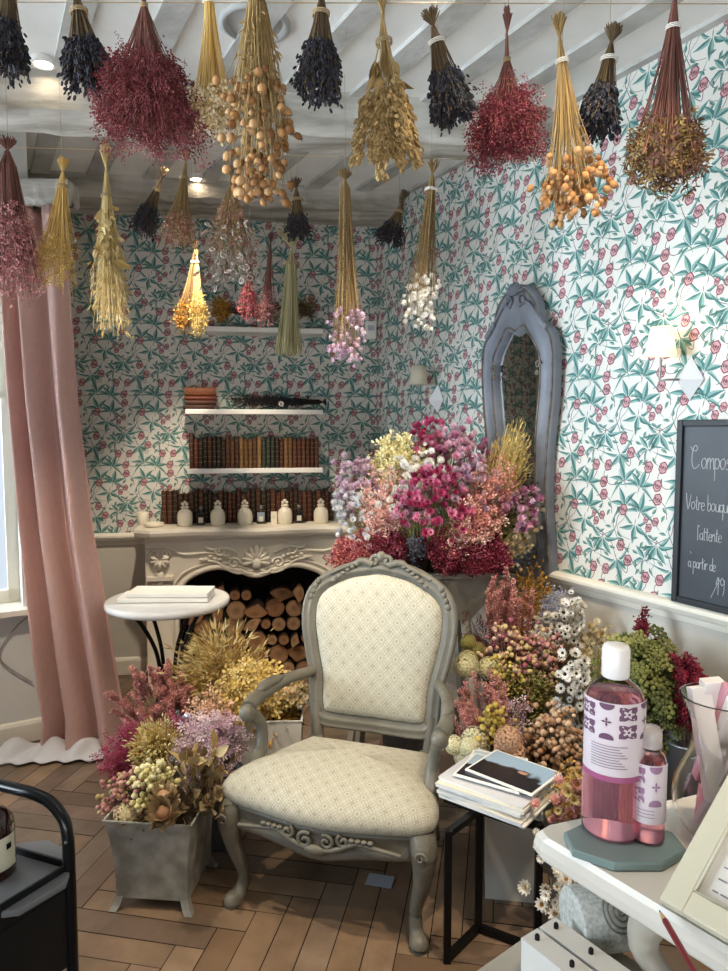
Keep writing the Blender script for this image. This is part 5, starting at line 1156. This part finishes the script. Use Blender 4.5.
# framed price list
m_cf = mat('cream_frame', '#ded8bf', .45); FA = PH(663, 905, CZ+.002)
fu = ce; fback = unit(np.array([-ce[1], ce[0], 0])); fback = fback if fback[1] > 0 else -fback
fup = unit(fback*.80+np.array([0, 0, .60])); fnn = np.cross(fu, fup); fnn = fnn if fnn[2] > 0 else -fnn
pf = thing('framed_notice', 'cream framed text sheet leaning at the right counter edge', 'frame', FA)
def FR(a, z, n): return fu*a+fup*z+fnn*n
b = MB(); Wf, Hf, bw_ = .20, .27, .030
for (a0, a1, z0, z1) in ((0, bw_, 0, Hf), (Wf-bw_, Wf, 0, Hf), (bw_, Wf-bw_, 0, bw_), (bw_, Wf-bw_, Hf-bw_, Hf)):
    b.hexa([FR(a0, z0, 0), FR(a1, z0, 0), FR(a1, z1, 0), FR(a0, z1, 0)], [FR(a0, z0, .016), FR(a1, z0, .016), FR(a1, z1, .016), FR(a0, z1, .016)])
bevel(b.build('frame', m_cf, pf), .002)
b = MB()
for k, (o_, r_) in enumerate(((bw_+.001, .0022),)): b.tube([FR(o_, o_, .014), FR(Wf-o_, o_, .014), FR(Wf-o_, Hf-o_, .014), FR(o_, Hf-o_, .014)], r_, 6, closed=True)
b.build('inner_bead', m_cf, pf)
b = MB(); b.add([FR(bw_, bw_, .004), FR(Wf-bw_, bw_, .004), FR(Wf-bw_, Hf-bw_, .004), FR(bw_, Hf-bw_, .004)], [(0, 1, 2, 3)]); b.build('paper_sheet', mat('list_paper', '#eceae4', .6), pf)
b = MB(); rs = random.Random(4)
for q in range(12):
    z = bw_+.015+.0165*q; a = bw_+.014+(.0 if q % 5 < 3 else .02); e = Wf-bw_-.015-rs.uniform(0, .05)
    while a < e:
        w = rs.uniform(.006, .016); b.add([FR(a, z, .0048), FR(a+w, z, .0048), FR(a+w, z+.0018, .0048), FR(a, z+.0018, .0048)], [(0, 1, 2, 3)]); a += w+.003
b.build('printed_lines', m_txt, pf)
# red pencil
pt = PH(659, 910, CZ+.005); pe = P(702, 985, pt[1]-.115); t = thing('pencil', 'dark red pencil lying over the counter edge, tip towards the frame', 'pencil', pt); d = pe-pt; L = np.linalg.norm(d); u_ = d/L; L = .175
MB().tube([u_*.018, u_*L], .0038, 6, sm=False).build('pencil_body', mat('pencil_red', '#7c2a30', .35), t); MB().tube([u_*.005, u_*.018], [.0015, .0036], 8).build('sharpened_wood', mat('pencil_wood', '#d0a878', .7), t); MB().tube([u_*0, u_*.006], [.0003, .0014], 6).build('lead', m_iron, t)
# below the counter edge: stand with patterned roll and white trays
cbp = np.array([-ce[1], ce[0], 0]); sp = np.array([.295, .93, .0]); SZ = .680
stt = thing('display_stool', 'cream display stool below the counter edge', 'stool', sp)
b = MB(); b.box((0, 0, SZ-.01), (.19, .20, .02), Rz(-.9)); bevel(b.build('stool_top', m_cab, stt), .003)
for sx_, sy in ((-1, -1), (1, -1), (1, 1), (-1, 1)): MB().box(Rz(-.9) @ np.array([sx_*.08, sy*.085, (SZ-.02)/2]), (.022, .022, SZ-.02), Rz(-.9)).build('leg', m_cab, stt)
m_wtray = mat('white_tray', '#e6e4de', .45)
dbase = P(572, 962, .885)
for i, (dd, lab) in enumerate(((0, 'front white drawer box with dark peg below the counter'), (.040, 'rear white drawer box with dark peg below the counter'))):
    dx, dy = dbase[0]-sp[0]+cbp[0]*dd, dbase[1]-sp[1]+cbp[1]*dd
    t = thing('drawer_box', lab, 'box', (sp[0]+dx, sp[1]+dy, SZ+.001), rz=math.atan2(ce[1], ce[0]))
    b = MB()
    for c_, d_ in (((0, 0, .003), (.15, .032, .006)), ((0, -.015, .025), (.15, .003, .05)), ((0, .015, .025), (.15, .003, .05)), ((-.0735, 0, .025), (.003, .03, .05)), ((.0735, 0, .025), (.003, .03, .05))): b.box(c_, d_)
    bevel(b.build('tray', m_wtray, t), .001)
    for q in (-.06, .0): MB().lathe([(.0035, 0), (.0035, .006), (.002, .008), (.0001, .008)], (q, -.0, .0535), 10).build('peg', m_blk, t)
    MB().box((0, 0, .052), (.15, .034, .003)).build('lid', m_wtray, t)
m_roll = mat('patterned_wrap', '#dfe0da', .5, var=.9, vscale=170, col2='#aeb1a9'); m_mand = mat('wrap_ornament', '#80837c', .6)
rc = P(603, 942, .99); rc[2] = SZ+.047; ru = unit((.97, .16, 0)); ry = np.array([-ru[1], ru[0], 0])
t = thing('wrapped_roll', 'round white gift roll with grey mandala pattern below the counter edge', 'gift roll', rc-np.array([0, 0, .047]))
ax = np.stack([ry, np.array([0, 0, 1.]), ru], 1)
MB().lathe([(.0445, -.05), (.046, -.048), (.046, .048), (.0445, .05)], (0, 0, .047), 40, ax=ax).build('roll', m_roll, t)
b = MB()
for R_o, cnt in ((.027, 28), (.020, 22), (.012, 16), (.005, 8)):
    pts_ = []
    for a in np.linspace(0, 2*PI, cnt+1)[:-1]:
        x = R_o*math.cos(a)+.008; th = R_o*math.sin(a)/.0465+math.radians(138); pts_.append(np.array([0, 0, .047])+ru*x+ry*.0468*math.cos(th)*1+np.array([0, 0, 1])*.0468*math.sin(th))
    b.tube(pts_, .0013, 4, closed=True)
b.build('mandala_ornament', m_mand, t)

# ------------------------------------------------------------------ black trolley at the left front
TP = PH(69, 862, .70); e1 = unit((-.50, -.87, 0)); e2 = unit((-.93, .36, 0))
tr = thing('trolley', 'black metal trolley with curved tube handle at the left front', 'trolley', (TP[0], TP[1], 0)); t0 = np.array(tr.location)
m_btube = mat('black_tube', '#17181a', .3, .4, coat=.3); q0 = np.array([0, 0, 0.])
LA, LB_ = .62, .36; r = .0105
def TQ(a, b_, z): return e1*a+e2*b_+np.array([0, 0, z])
for a_ in (0, LA):
    hp = [TQ(a_, 0, .0), TQ(a_, 0, .40), TQ(a_, 0, .735)]+list(crom([TQ(a_, .0, .74), TQ(a_, .008, .775), TQ(a_, .04, .802), TQ(a_, .085, .81)], 6))+[TQ(a_, LB_-.085, .81)]+list(crom([TQ(a_, LB_-.085, .81), TQ(a_, LB_-.04, .802), TQ(a_, LB_-.008, .775), TQ(a_, LB_, .74)], 6))+[TQ(a_, LB_, .4), TQ(a_, LB_, 0)]
    MB().tube(hp, r, 12).build('tube_handle', m_btube, tr)
for zt_2, nm in ((.70, 'top_shelf'), (.42, 'lower_shelf')):
    b = MB(); z = zt_2
    b.hexa([TQ(0, 0, z-.03), TQ(0, LB_, z-.03), TQ(LA, LB_, z-.03), TQ(LA, 0, z-.03)][::-1], [TQ(0, 0, z-.024), TQ(0, LB_, z-.024), TQ(LA, LB_, z-.024), TQ(LA, 0, z-.024)][::-1])
    for (a0, b0, a1, b1) in ((0, 0, LA, 0), (0, LB_, LA, LB_), (0, 0, 0, LB_), (LA, 0, LA, LB_)):
        p, q = TQ(a0, b0, 0), TQ(a1, b1, 0); d = q-p; b.box((p+q)/2+np.array([0, 0, z-.022]), (np.linalg.norm(d), .004, .044), Rz(math.atan2(d[1], d[0])))
    b.build(nm, mat('trolley_sheet', '#1c1d1f', .4, .3), tr)
b = MB(); p, q = TQ(0, 0, 0), TQ(LA, 0, 0); d = q-p
b.box((p+q)/2+np.array([0, 0, .585]), (LA, .004, .14), Rz(math.atan2(d[1], d[0]))); b.build('side_panel', mat('trolley_panel', '#0f0f10', .5), tr)
b = MB(); b.ell(TQ(0, 0, .742)+np.array([.0, -.0105, 0]), (.003, .003, .003), 8, 6); b.build('screw', m_met, tr)
otc = PH(-12, 885, .6785); otc = PH(10, 880, .6785)
m_gtray = mat('grey_slate_tray', '#77787a', .5, var=.3, vscale=8, col2='#626366')
b = MB(); b.loft([octa(.105, .6765, otc, 1.0), octa(.107, .679, otc, 1.0), octa(.107, .686, otc, 1.0), octa(.105, .688, otc, 1.0)], cap0=True, cap1=True, sm=False); tag(b.build('octagonal_tray', m_gtray), 'grey octagonal tray on the black trolley', 'tray')
bc_ = PH(-9, 873, .689); t = thing('amber_bottle', 'brown glass bottle with cream label on the black trolley', 'bottle', bc_)
m_amb = mat('amber_glass', '#3a1710', .08, trans=.35, coat=.5)
MB().lathe([(.037, 0), (.040, .004), (.040, .085), (.037, .097), (.028, .108), (.016, .115), (.014, .118), (.014, .13)], k=36).build('bottle_body', m_amb, t)
MB().lathe([(.017, .127), (.017, .15), (.008, .152), (.008, .165), (.0001, .166)], k=20).build('pump_cap', m_blk, t)
b = MB(); wrap(b, .040, .018, .075, -PI/2-1.6, -PI/2+1.7, .0008); b.build('bottle_label', mat('cream_label', '#e3dcc0', .6), t)
b = MB()
for q in range(4): wrap(b, .040, .030+.009*q, .0312+.009*q, -PI/2-.2, -PI/2+.8, .0014)
wrap(b, .040, .052, .062, -PI/2+1.15, -PI/2+1.4, .0014); b.build('label_print', m_blk, t)
# ------------------------------------------------------------------ vessels
m_zinc = mat('aged_zinc', '#a8a59b', .55, .15, var=.9, vscale=16, col2='#7d7a71', bump=.15)
m_pot = mat('white_planter', '#cfccc4', .6, var=.3, vscale=5, col2='#bcb8ae')
m_pale = mat('galvanised_bucket', '#8f969c', .35, .7, var=.4, vscale=20, col2='#6f767d')
m_soil = mat('dried_foam', '#3b3226', .95, bump=.5)
def square_pot(c, wt, wb, h, rz, label, m, feet=False, z0=0, flare=True, name='square_planter', group=None):
    t = thing(name, label, 'planter', (c[0], c[1], z0), rz=rz, group=group); b = MB(); f = .035 if feet else 0; rings = []
    sq = lambda w, z: [(-w/2, -w/2, z), (w/2, -w/2, z), (w/2, w/2, z), (-w/2, w/2, z)]
    n = 8
    for i in range(n+1):
        v = i/n; w = wb+(wt-wb)*(v**2.6 if flare else v); rings.append(sq(w, f+(h-f)*v))
    rings += [sq(wt+.006, h), sq(wt+.006, h+.004), sq(wt-.006, h+.004), sq(wt-.012, h-.02), sq(wt-.02, h-.05)]
    b.loft(rings, cap0=True, sm=False); b.build('planter_body', m, t)
    MB().box((0, 0, h-.045), (wt-.028, wt-.028, .02)).build('filling', m_soil, t)
    if feet:
        for sx in (-1, 1):
            for sy in (-1, 1): MB().loft([[(sx*wb/2*a+dx, sy*wb/2*a+dy, z) for dx, dy in ((-.012, -.012), (.012, -.012), (.012, .012), (-.012, .012))] for a, z in ((1.06, 0), (.98, .012), (.9, .038))], cap0=True, cap1=True, sm=False).build('foot', m, t)
    return t
def round_bucket(c, r, h, label, m, z0=0, name='bucket'):
    t = thing(name, label, 'bucket', (c[0], c[1], z0)); MB().lathe([(r*.8, 0), (r*.82, .004), (r, h-.006), (r+.005, h-.003), (r+.005, h+.002), (r-.004, h+.002), (r-.01, h-.03)], k=28).build('bucket_body', m, t)
    MB().lathe([(.0001, h-.04), (r-.008, h-.04)], k=20).build('filling', m_soil, t); return t
def stand(label, hx, hy, Y, base, R=None, rp=None, n=60, **k):
    """bunch standing in a vessel: flower tops centred at the measured place (hx,hy) Y metres in, stems going down to base"""
    e = P(hx, hy, Y); base = np.asarray(base, float); d = e-base; L = np.linalg.norm(d)
    if rp: R = rp*Y/FOC
    n = int(n*1.4); hs_ = k.pop('hs')*1.1
    if k.get('T') is T_ball: n = int(n*1.7); hs_ *= .60; k['single'] = 100
    k['hs'] = hs_
    k.setdefault('face', .75); k.setdefault('dome', .22); k.setdefault('bulge', .45); k.setdefault('rt', .02)
    return bunch(label, base, d, L*1.08, 0, R, n, **k)
# trestle trough behind the chair with the big arrangement
m_wgrey = mat('weathered_cream_wood', '#a8a294', .6, var=.6, vscale=9, col2='#857f72', bump=.3)
TZ = PH(487, 574, .86)[2]; tc_ = P(415, 575, 2.98); tc_[2] = 0
tt = thing('flower_trough', 'weathered cream wooden trough on legs behind the armchair', 'trough', tc_, rz=.10); hw_, hb = .345, .22
b = MB(); T0, Bt = .85, .66
def tr4(w, d, z): return [(-w, -d, z), (w, -d, z), (w, d, z), (-w, d, z)]
b.loft([tr4(hb, .12, Bt), tr4(hw_, .19, T0), tr4(hw_+.012, .2, T0), tr4(hw_+.012, .2, T0+.022), tr4(hw_-.022, .165, T0+.022), tr4(hw_-.03, .16, T0-.03), tr4(hb, .10, Bt+.03)], cap0=True, cap1=True, sm=False); bevel(b.build('trough_body', m_wgrey, tt), .003)
for sx in (-1, 1):
    for sy in (-1, 1): MB().tube([(sx*.2, sy*.10, Bt+.01), (sx*.27, sy*.15, 0)], .02, 4, sm=False).build('leg', m_wgrey, tt)
tb = lambda px, py=560, Y=2.98: (lambda p: np.array([p[0], Y, .80]))(P(px, py, Y))
FL = dict(T=T_straw, st='stemg', out=.6, cup=.2)
def arr(label, hx, hy, Y, bx, rp, n, **k): k.setdefault('lenvar', .14); k['hs'] *= 1.08; return stand(label, hx, hy, Y, tb(bx, Y=2.98 if Y > 2.9 else 2.9), rp=rp*.92, n=n, **k)
arr('icy white everlasting daisies at the far left of the big bouquet', 347, 498, 2.86, 392, 24, 60, hs=.024, pa='ice', pb='thistle', single=55, dome=.5, **FL)
arr('lilac everlasting daisies upper left in the big bouquet', 352, 462, 2.95, 395, 26, 70, hs=.027, pa='lilac', pb='mauve', single=60, dome=.35, **FL)
arr('tall pale salmon floret spikes left in the big bouquet', 378, 468, 2.88, 398, 30, 75, T=T_tiny, hs=.016, pa='pale', pb='cream', st='grass', hr=(.55, 1), hper=22, jit=.010, lenvar=.3)
arr('lemon yellow frothy bunch at the top left of the big bouquet', 396, 438, 3.0, 408, 32, 90, T=T_tiny, hs=.022, pa='lem', st='stemg', hr=(.78, 1), hper=13, jit=.011, lenvar=.15)
arr('deep pink strawflowers at the very top of the big bouquet', 431, 428, 3.05, 420, 20, 60, hs=.026, pa='mag', pb='dred', single=50, **FL)
arr('white everlasting daisies in the middle of the big bouquet', 402, 466, 2.90, 410, 28, 60, hs=.026, pa='white', pb='dark', single=55, dome=.3, **FL)
arr('mauve pink strawflowers at the top right of the big bouquet', 466, 438, 3.0, 430, 36, 110, hs=.028, pa='mauve', pb='rose', single=90, dome=.3, **FL)
arr('small cream daisies below the mauve strawflowers', 428, 456, 2.88, 420, 22, 36, hs=.025, pa='white', pb='green', single=36, dome=.3, **FL)
arr('vivid magenta strawflowers at the heart of the big bouquet', 438, 476, 2.78, 425, 42, 120, hs=.028, pa='mag', pb='dred', single=95, dome=.35, **FL)
arr('rosy strawflowers hanging low left of the magenta ones', 412, 492, 2.80, 415, 26, 50, hs=.026, pa='mauve', pb='mag', single=45, dome=.3, **FL)
arr('pale mauve daisies right of the white ones in the big bouquet', 478, 462, 2.86, 440, 30, 60, hs=.027, pa='lilac', pb='rose', single=55, dome=.3, **FL)
arr('golden grass tuft at the top right before the mirror', 517, 428, 3.0, 470, 24, 190, T=T_oat, hs=.022, pa='straw', st='straw', hr=(.8, 1), hper=2, jit=.008, lenvar=.2, rs=(.0012, .0008), sc=(T_scale, .02, 'straw', 5, .55, .95))
arr('salmon pink spikes leaning right in the big bouquet', 505, 465, 2.80, 438, 34, 75, T=T_tiny, hs=.017, pa='salmon', pb=None, st='stemg', hr=(.4, 1), hper=24, jit=.010, lenvar=.35, flat=.8)
arr('pale pink floret stems right of centre in the big bouquet', 485, 498, 2.76, 435, 30, 60, T=T_tiny, hs=.016, pa='pale', st='stemg', hr=(.45, 1), hper=20, jit=.011, lenvar=.4)
arr('dusty mauve strawflowers at the lower right of the big bouquet', 524, 498, 2.84, 465, 22, 55, hs=.028, pa='mauve', pb='stat', single=45, **FL)
arr('cream and blush wispy flowers at the right rim of the big bouquet', 538, 508, 2.9, 472, 24, 60, T=T_straw, hs=.018, pa='cream', pb='pale', st='stem', hper=2, hr=(.7, 1), jit=.012, lenvar=.5)
arr('brown seed heads behind the salmon spikes', 530, 480, 3.0, 470, 26, 70, T=T_bud, hs=.012, pa='dark', st='stemd', hr=(.3, 1), hper=10, jit=.01)
m5 = dict(T=T_berry, hs=.032, st='stemb', hr=(.84, 1), hper=7, jit=.010, dome=.25, bulge=.7)
arr('rose red pepperberry bunch at the lower left of the trough', 350, 545, 2.80, 372, 26, 75, pa='rose', pb='salmon', **m5)
arr('coral red pepperberry bunch left of centre on the trough rim', 386, 540, 2.80, 395, 24, 75, pa='rose', pb='burg', **m5)
arr('crimson pepperberry bunch right of centre on the trough rim', 443, 538, 2.80, 430, 28, 80, pa='rose', pb='dred', **m5)
arr('dark red pepperberry bunch at the right end of the trough', 486, 543, 2.80, 470, 30, 85, pa='dred', pb='rose', **m5)
arr('short grey lavender tuft between the red berry bunches', 417, 538, 2.72, 415, 13, 50, T=T_bud, hs=.010, pa='gry', pb=None, st='stemd', hr=(.4, 1), hper=14, jit=.005)
a_ = P(325, 568, 2.72); 

# ------------------------------------------------------------------ buckets and bunches to the right
def bkt(px, Y, r, h, label, m=m_pale): 
    x = min(P(px, 600, Y)[0], .09+.482/.876*(4.31-Y)-.16); round_bucket((x, Y), r, h, label, m, name='flower_bucket'); return np.array([x, Y, h-.05])
KB = dict(T=T_ball, out=.5, cup=.3)
B1 = bkt(510, 2.86, .085, .38, 'grey metal bucket behind the pink plumes'); B2 = bkt(572, 2.88, .085, .42, 'grey metal bucket under the white daisies by the wall')
stand('pink plume spikes rising right of the trough', 508, 590, 2.62, B1, rp=24, n=24, T=T_tiny, hs=.012, pa='coral', st='stemb', hr=(.66, 1), hper=110, jit=.004, lenvar=.22, bulge=.8, dome=.0)
stand('ochre grass bunch behind the pink plumes', 538, 562, 2.86, B1, rp=20, n=80, T=T_bud, hs=.012, pa='gold', st='stem', hr=(.55, 1), hper=10, jit=.008, lenvar=.4)
stand('pale blue thistle bunch against the chair rail', 560, 585, 2.80, B2, rp=20, n=60, T=T_tiny, hs=.013, pa='thistle', st='thistle', hr=(.6, 1), hper=14, jit=.008, lenvar=.4)
stand('white daisies with black centres nearest the chair rail', 572, 606, 2.62, B2, rp=29, n=75, T=T_daisy, hs=.030, pa='white', pb='dark', st='stem', single=75, jit=.010, dome=.5, out=.7, lenvar=.2, cup=.2)
stand('cream small daisies right of the black centred ones', 606, 625, 2.62, B2, rp=18, n=40, T=T_straw, hs=.026, pa='cream', pb='white', st='stem', single=40, jit=.012, dome=.4)
B3 = bkt(520, 2.58, .09, .34, 'grey metal bucket behind the side table'); B4 = bkt(590, 2.55, .09, .32, 'grey metal bucket between the white daisies and the yarrow'); B5 = bkt(655, 2.42, .09, .34, 'grey metal bucket under the green yarrow')
stand('plum and cream button flowers below the pink plumes', 505, 632, 2.50, B3, rp=30, n=95, hs=.026, pa='multi', st='stemd', single=80, dome=.35, jit=.012, **KB)
stand('cream and rose button flowers left of the white daisies', 545, 634, 2.52, B3, rp=28, n=95, hs=.025, pa='blush', st='stemd', single=80, dome=.35, jit=.012, **KB)
stand('dark red tiny buds beside the armchair back', 470, 618, 2.62, B3, rp=16, n=50, T=T_cloud, hs=.03, pa='burg', pb='dark', st='stemd', hr=(.6, 1), hper=4, jit=.012)
stand('round cream hydrangea head behind the armchair arm', 470, 656, 2.45, B3, rp=8, n=3, T=T_hyd, hs=.085, pa='knob', pb='knob', st='stem', single=3, lenvar=.1, hsv=.15, cup=.6)
stand('pale green hydrangea head above the cream one', 473, 640, 2.52, B3, rp=5, n=2, T=T_hyd, hs=.065, pa='olive', pb='olive', st='stem', single=2, lenvar=.1, cup=.6)
stand('olive green fine foliage in the middle of the right display', 528, 668, 2.40, B3, rp=32, n=110, T=T_bud, hs=.012, pa='olive', st='stemg', hr=(.45, 1), hper=16, jit=.012, lenvar=.4)
stand('small yellow green berries left of the olive foliage', 500, 665, 2.38, B3, rp=16, n=45, hs=.018, pa='yball', st='stemg', single=45, jit=.01, **KB)
stand('tall white daisies with dark centres left of the large pink bottle', 576, 658, 2.14, B4, rp=26, n=80, T=T_daisy, hs=.028, pa='white', pb='dark', st='stem', single=80, jit=.012, dome=.6, lenvar=.35, out=.8, flat=1.1)
stand('pale oat grass behind the tall white daisies', 600, 640, 2.42, B4, rp=20, n=60, T=T_oat, hs=.026, pa='oat', st='oat', hr=(.6, 1), hper=3, jit=.008, lenvar=.3)
stand('olive green yarrow bunch behind the large pink bottle', 642, 644, 2.16, B5, rp=40, n=150, T=T_umbel, hs=.052, pa='green', pb='stemg', st='stemg', jit=.014, dome=.45, lenvar=.3, out=.35, cup=.6, rs=(.0014, .001))
stand('dark red amaranth spikes against the chair rail', 655, 598, 2.36, B5, rp=14, n=9, T=T_tiny, hs=.017, pa='dred', st='stemb', hr=(.55, 1), hper=190, jit=.007, lenvar=.4)
stand('crimson celosia plumes right of the green yarrow', 692, 652, 2.10, P(690, 700, 2.2)*np.array([1, 1, 0])+np.array([0, 0, .40]), rp=17, n=12, T=T_tiny, hs=.017, pa='dred', st='stemb', hr=(.45, 1), hper=190, jit=.007, lenvar=.35)
round_bucket(P(690, 700, 2.2)[:2], .075, .45, 'grey metal bucket under the crimson celosia', m_pale, name='flower_bucket')
B6 = bkt(500, 2.36, .085, .26, 'grey metal bucket right of the armchair leg'); B7 = bkt(560, 2.25, .09, .26, 'grey metal bucket behind the magazines')
stand('coral plume spikes fanning beside the armchair arm', 478, 690, 2.30, B6, rp=30, n=20, T=T_tiny, hs=.012, pa='coral', st='stemb', hr=(.5, 1), hper=110, jit=.004, lenvar=.3, bulge=.7, dome=0)
stand('yellow ball flowers next to the coral plumes', 495, 712, 2.18, B6, rp=15, n=42, hs=.026, pa='yball', st='stem', single=42, jit=.012, dome=.4, **KB)
stand('grey mauve small flowers above the tan balls', 515, 702, 2.25, B6, rp=15, n=55, T=T_small, hs=.018, pa='stat', pb='brn', st='stemd', hper=3, hr=(.75, 1), jit=.012)
stand('tan round buttons left of the large pink bottle', 556, 716, 2.12, B7, rp=30, n=100, hs=.026, pa='tan', st='stemd', single=85, jit=.013, dome=.4, **KB)
stand('brown buttons low behind the magazines', 552, 745, 2.14, B7, rp=30, n=80, hs=.024, pa='brn', st='stemd', single=70, jit=.013, dome=.3, **KB)
stand('pale green hydrangea beside the armchair seat corner', 472, 748, 2.18, B6, rp=16, n=7, T=T_hyd, hs=.07, pa='knob', pb='knob', st='stem', single=7, lenvar=.2, cup=.6)
stand('peach hydrangea head just behind the magazines', 510, 742, 2.12, B6, rp=7, n=4, T=T_hyd, hs=.08, pa='peach', pb='tan', st='stem', single=4, lenvar=.1, cup=.6)
B8 = np.array([*P(585, 800, 1.85)[:2], .0]); round_bucket(B8[:2], .085, .22, 'grey metal bucket under the counter edge', m_pale, name='flower_bucket'); B8[2] = .17
stand('mixed pink and tan flowers between the magazines and the bottle', 578, 792, 1.72, B8, rp=22, n=80, T=T_straw, hs=.024, pa='blush', pb='gold', st='stem', single=60, jit=.016, hper=1, lenvar=.4)
stand('gold and green sprigs beside the magazines', 573, 772, 1.85, B8, rp=18, n=70, T=T_tiny, hs=.014, pa='gold', st='stemg', hr=(.5, 1), hper=10, jit=.012)
stand('white daisies spilling below the counter corner', 572, 880, 1.55, B8+np.array([0, -.05, -.05]), rp=34, n=45, T=T_straw, hs=.026, pa='white', pb='gold', st='stem', single=45, jit=.02, lenvar=.3, dome=.2)
square_pot(P(512, 860, 2.14)[:2], .17, .17, .27, -.15, 'white square planter behind the side table legs', m_pot, flare=False)

# ------------------------------------------------------------------ left flowers
zc = PF(155, 908); zc = np.array([(PF(118, 908)[0]+PF(193, 915)[0])/2, PF(155, 911)[1]+.115, 0]); prz = -.10
square_pot(zc, .27, .225, .285, prz, 'flared zinc planter on small feet left of the armchair', m_zinc, feet=True)
zb_ = zc+np.array([0, 0, .24])
def zp(label, hx, hy, Y, dx, dy, **k): return stand(label, hx, hy, Y, zb_+np.array([dx, dy, 0]), **k)
zp('round cream hydrangea head on the front rim of the zinc planter', 128, 814, 2.05, -.07, -.06, rp=2, n=1, T=T_hyd, hs=.092, pa='cream', pb='knob', st='stem', single=2, lenvar=.05, hsv=.1, cup=.5)
zp('dark pink and cream buds at the left corner of the zinc planter', 118, 786, 2.12, -.05, 0, rp=24, n=60, T=T_ball, hs=.022, pa='blush', st='stemd', single=60, jit=.014)
zp('pale yellow button balls in the zinc planter', 154, 772, 2.02, -.02, .0, rp=21, n=60, T=T_ball, hs=.024, pa='lem', st='stem', single=60, jit=.011, dome=.4)
zp('large tan protea bloom at the front of the zinc planter', 160, 800, 1.98, .0, -.07, rp=3, n=2, T=T_protea, hs=.085, pa='leafb', pb='tan', st='stem', single=2, lenvar=.05, hsv=.1, cup=.6, face=.5)
zp('small brown seed heads at the front of the zinc planter', 140, 806, 2.08, .0, -.05, rp=26, n=45, T=T_bud, hs=.018, pa='brn', st='stemd', hper=4, hr=(.6, 1), jit=.014)
zp('broad brown leaves on the right side of the zinc planter', 202, 782, 2.10, .06, 0, rp=26, n=60, T=T_leaf, hs=.050, pa='leafb', st='stemd', single=60, jit=.02, dome=.2, lenvar=.5, cup=.5, out=.5, hsv=.25)
zp('pale papery leaves at the top of the brown foliage', 208, 752, 2.16, .06, .04, rp=20, n=14, T=T_leaf, hs=.055, pa='oat', st='stemd', single=26, jit=.015, dome=.2, lenvar=.3, cup=.4, out=.8)
L1 = bkt(150, 2.42, .085, .26, 'grey bucket hidden behind the zinc planter'); L2 = bkt(215, 2.38, .085, .26, 'grey bucket left of the armchair arm'); L3 = bkt(165, 2.72, .09, .30, 'grey bucket near the curtain foot'); L4 = bkt(225, 2.80, .10, .34, 'grey bucket in front of the firewood')
stand('magenta broom bunch spreading toward the curtain foot', 118, 742, 2.36, L1, rp=28, n=90, T=T_cloud, hs=.032, pa='mag', pb='rose', st='stemb', hr=(.5, 1), hper=7, jit=.012, dome=.1)
stand('yellow wheat tuft behind the zinc planter', 158, 730, 2.22, L1, rp=30, n=230, T=T_scale, hs=.020, pa='lem', st='yel', hr=(.6, 1), hper=5, jit=.006, dome=.3, out=.7, rs=(.0012, .0008))
stand('lilac and white statice between zinc planter and armchair arm', 208, 728, 2.22, L2, rp=34, n=120, T=T_small, hs=.024, pa='stat', pb='stat', st='stem', hper=5, hr=(.82, 1), jit=.013, dome=.35)
stand('tall dusty pink plume spikes beside the curtain', 148, 690, 2.55, L3, rp=42, n=42, T=T_tiny, hs=.0125, pa='coral', st='stemb', hr=(.6, 1), hper=110, jit=.004, lenvar=.3, bulge=.75, dome=0)
stand('small crimson flowers under the dusty pink plumes', 178, 712, 2.40, L1, rp=12, n=30, T=T_cloud, hs=.03, pa='mag', pb='rose', st='stemb', hr=(.7, 1), hper=4, jit=.012)
stand('large golden oat bunch in front of the fireplace', 216, 640, 2.66, L4, rp=46, n=200, T=T_oat, hs=.036, pa='oatg', st='gold', hr=(.6, 1), hper=5, jit=.018, lenvar=.45, dome=.25, out=.8)
stand('salmon and cream sprigs below the golden oats', 208, 692, 2.50, L2, rp=22, n=60, T=T_tiny, hs=.018, pa='peach', st='stem', hr=(.7, 1), hper=6, jit=.012)
stand('bright yellow fluffy bunch behind the armchair arm', 265, 684, 2.50, L4, rp=36, n=120, T=T_tiny, hs=.026, pa='straw', st='yel', hr=(.72, 1), hper=9, jit=.012, dome=.3)
L5 = np.array([*P(272, 750, 2.62)[:2], .0])
square_pot(L5[:2], .24, .21, .38, .05, 'white square planter behind the armchair, left side', m_pot, flare=False)
stand('dark golden wheat stems seen through the armchair arm', 278, 716, 2.55, L5+np.array([-.03, 0, .33]), rp=28, n=120, T=T_scale, hs=.026, pa='gold', st='gold', hr=(.5, 1), hper=6, jit=.008, lenvar=.4)
stand('small cream and pink sprigs before the logs', 300, 682, 2.60, L5+np.array([.05, 0, .33]), rp=16, n=50, T=T_straw, hs=.018, pa='cream', pb='pale', st='stemg', hper=2, hr=(.75, 1), jit=.012)
L6 = P(405, 740, 2.75); round_bucket(L6[:2], .10, .36, 'blue grey metal bucket behind the armchair seat', m_pale)
# white daisies on the lower shelf of the trolley
vb = PH(30, 975, .402); vb = np.array([TP[0]-.10, TP[1]-.02, .401])
t = thing('glass_vase', 'small vase on the lower trolley shelf', 'vase', vb); MB().lathe([(.028, 0), (.034, .003), (.03, .05), (.024, .07), (.027, .08)], k=20).build('vase_body', m_gl, t)
bunch('white daisy bunch on the lower trolley shelf', vb+np.array([0, 0, .02]), unit((.35, -.25, .6)), .14, 0, .05, 14, T_daisy, .032, 'white', 'dark', single=14, jit=.01, lenvar=.2, dome=.2, rt=.012)
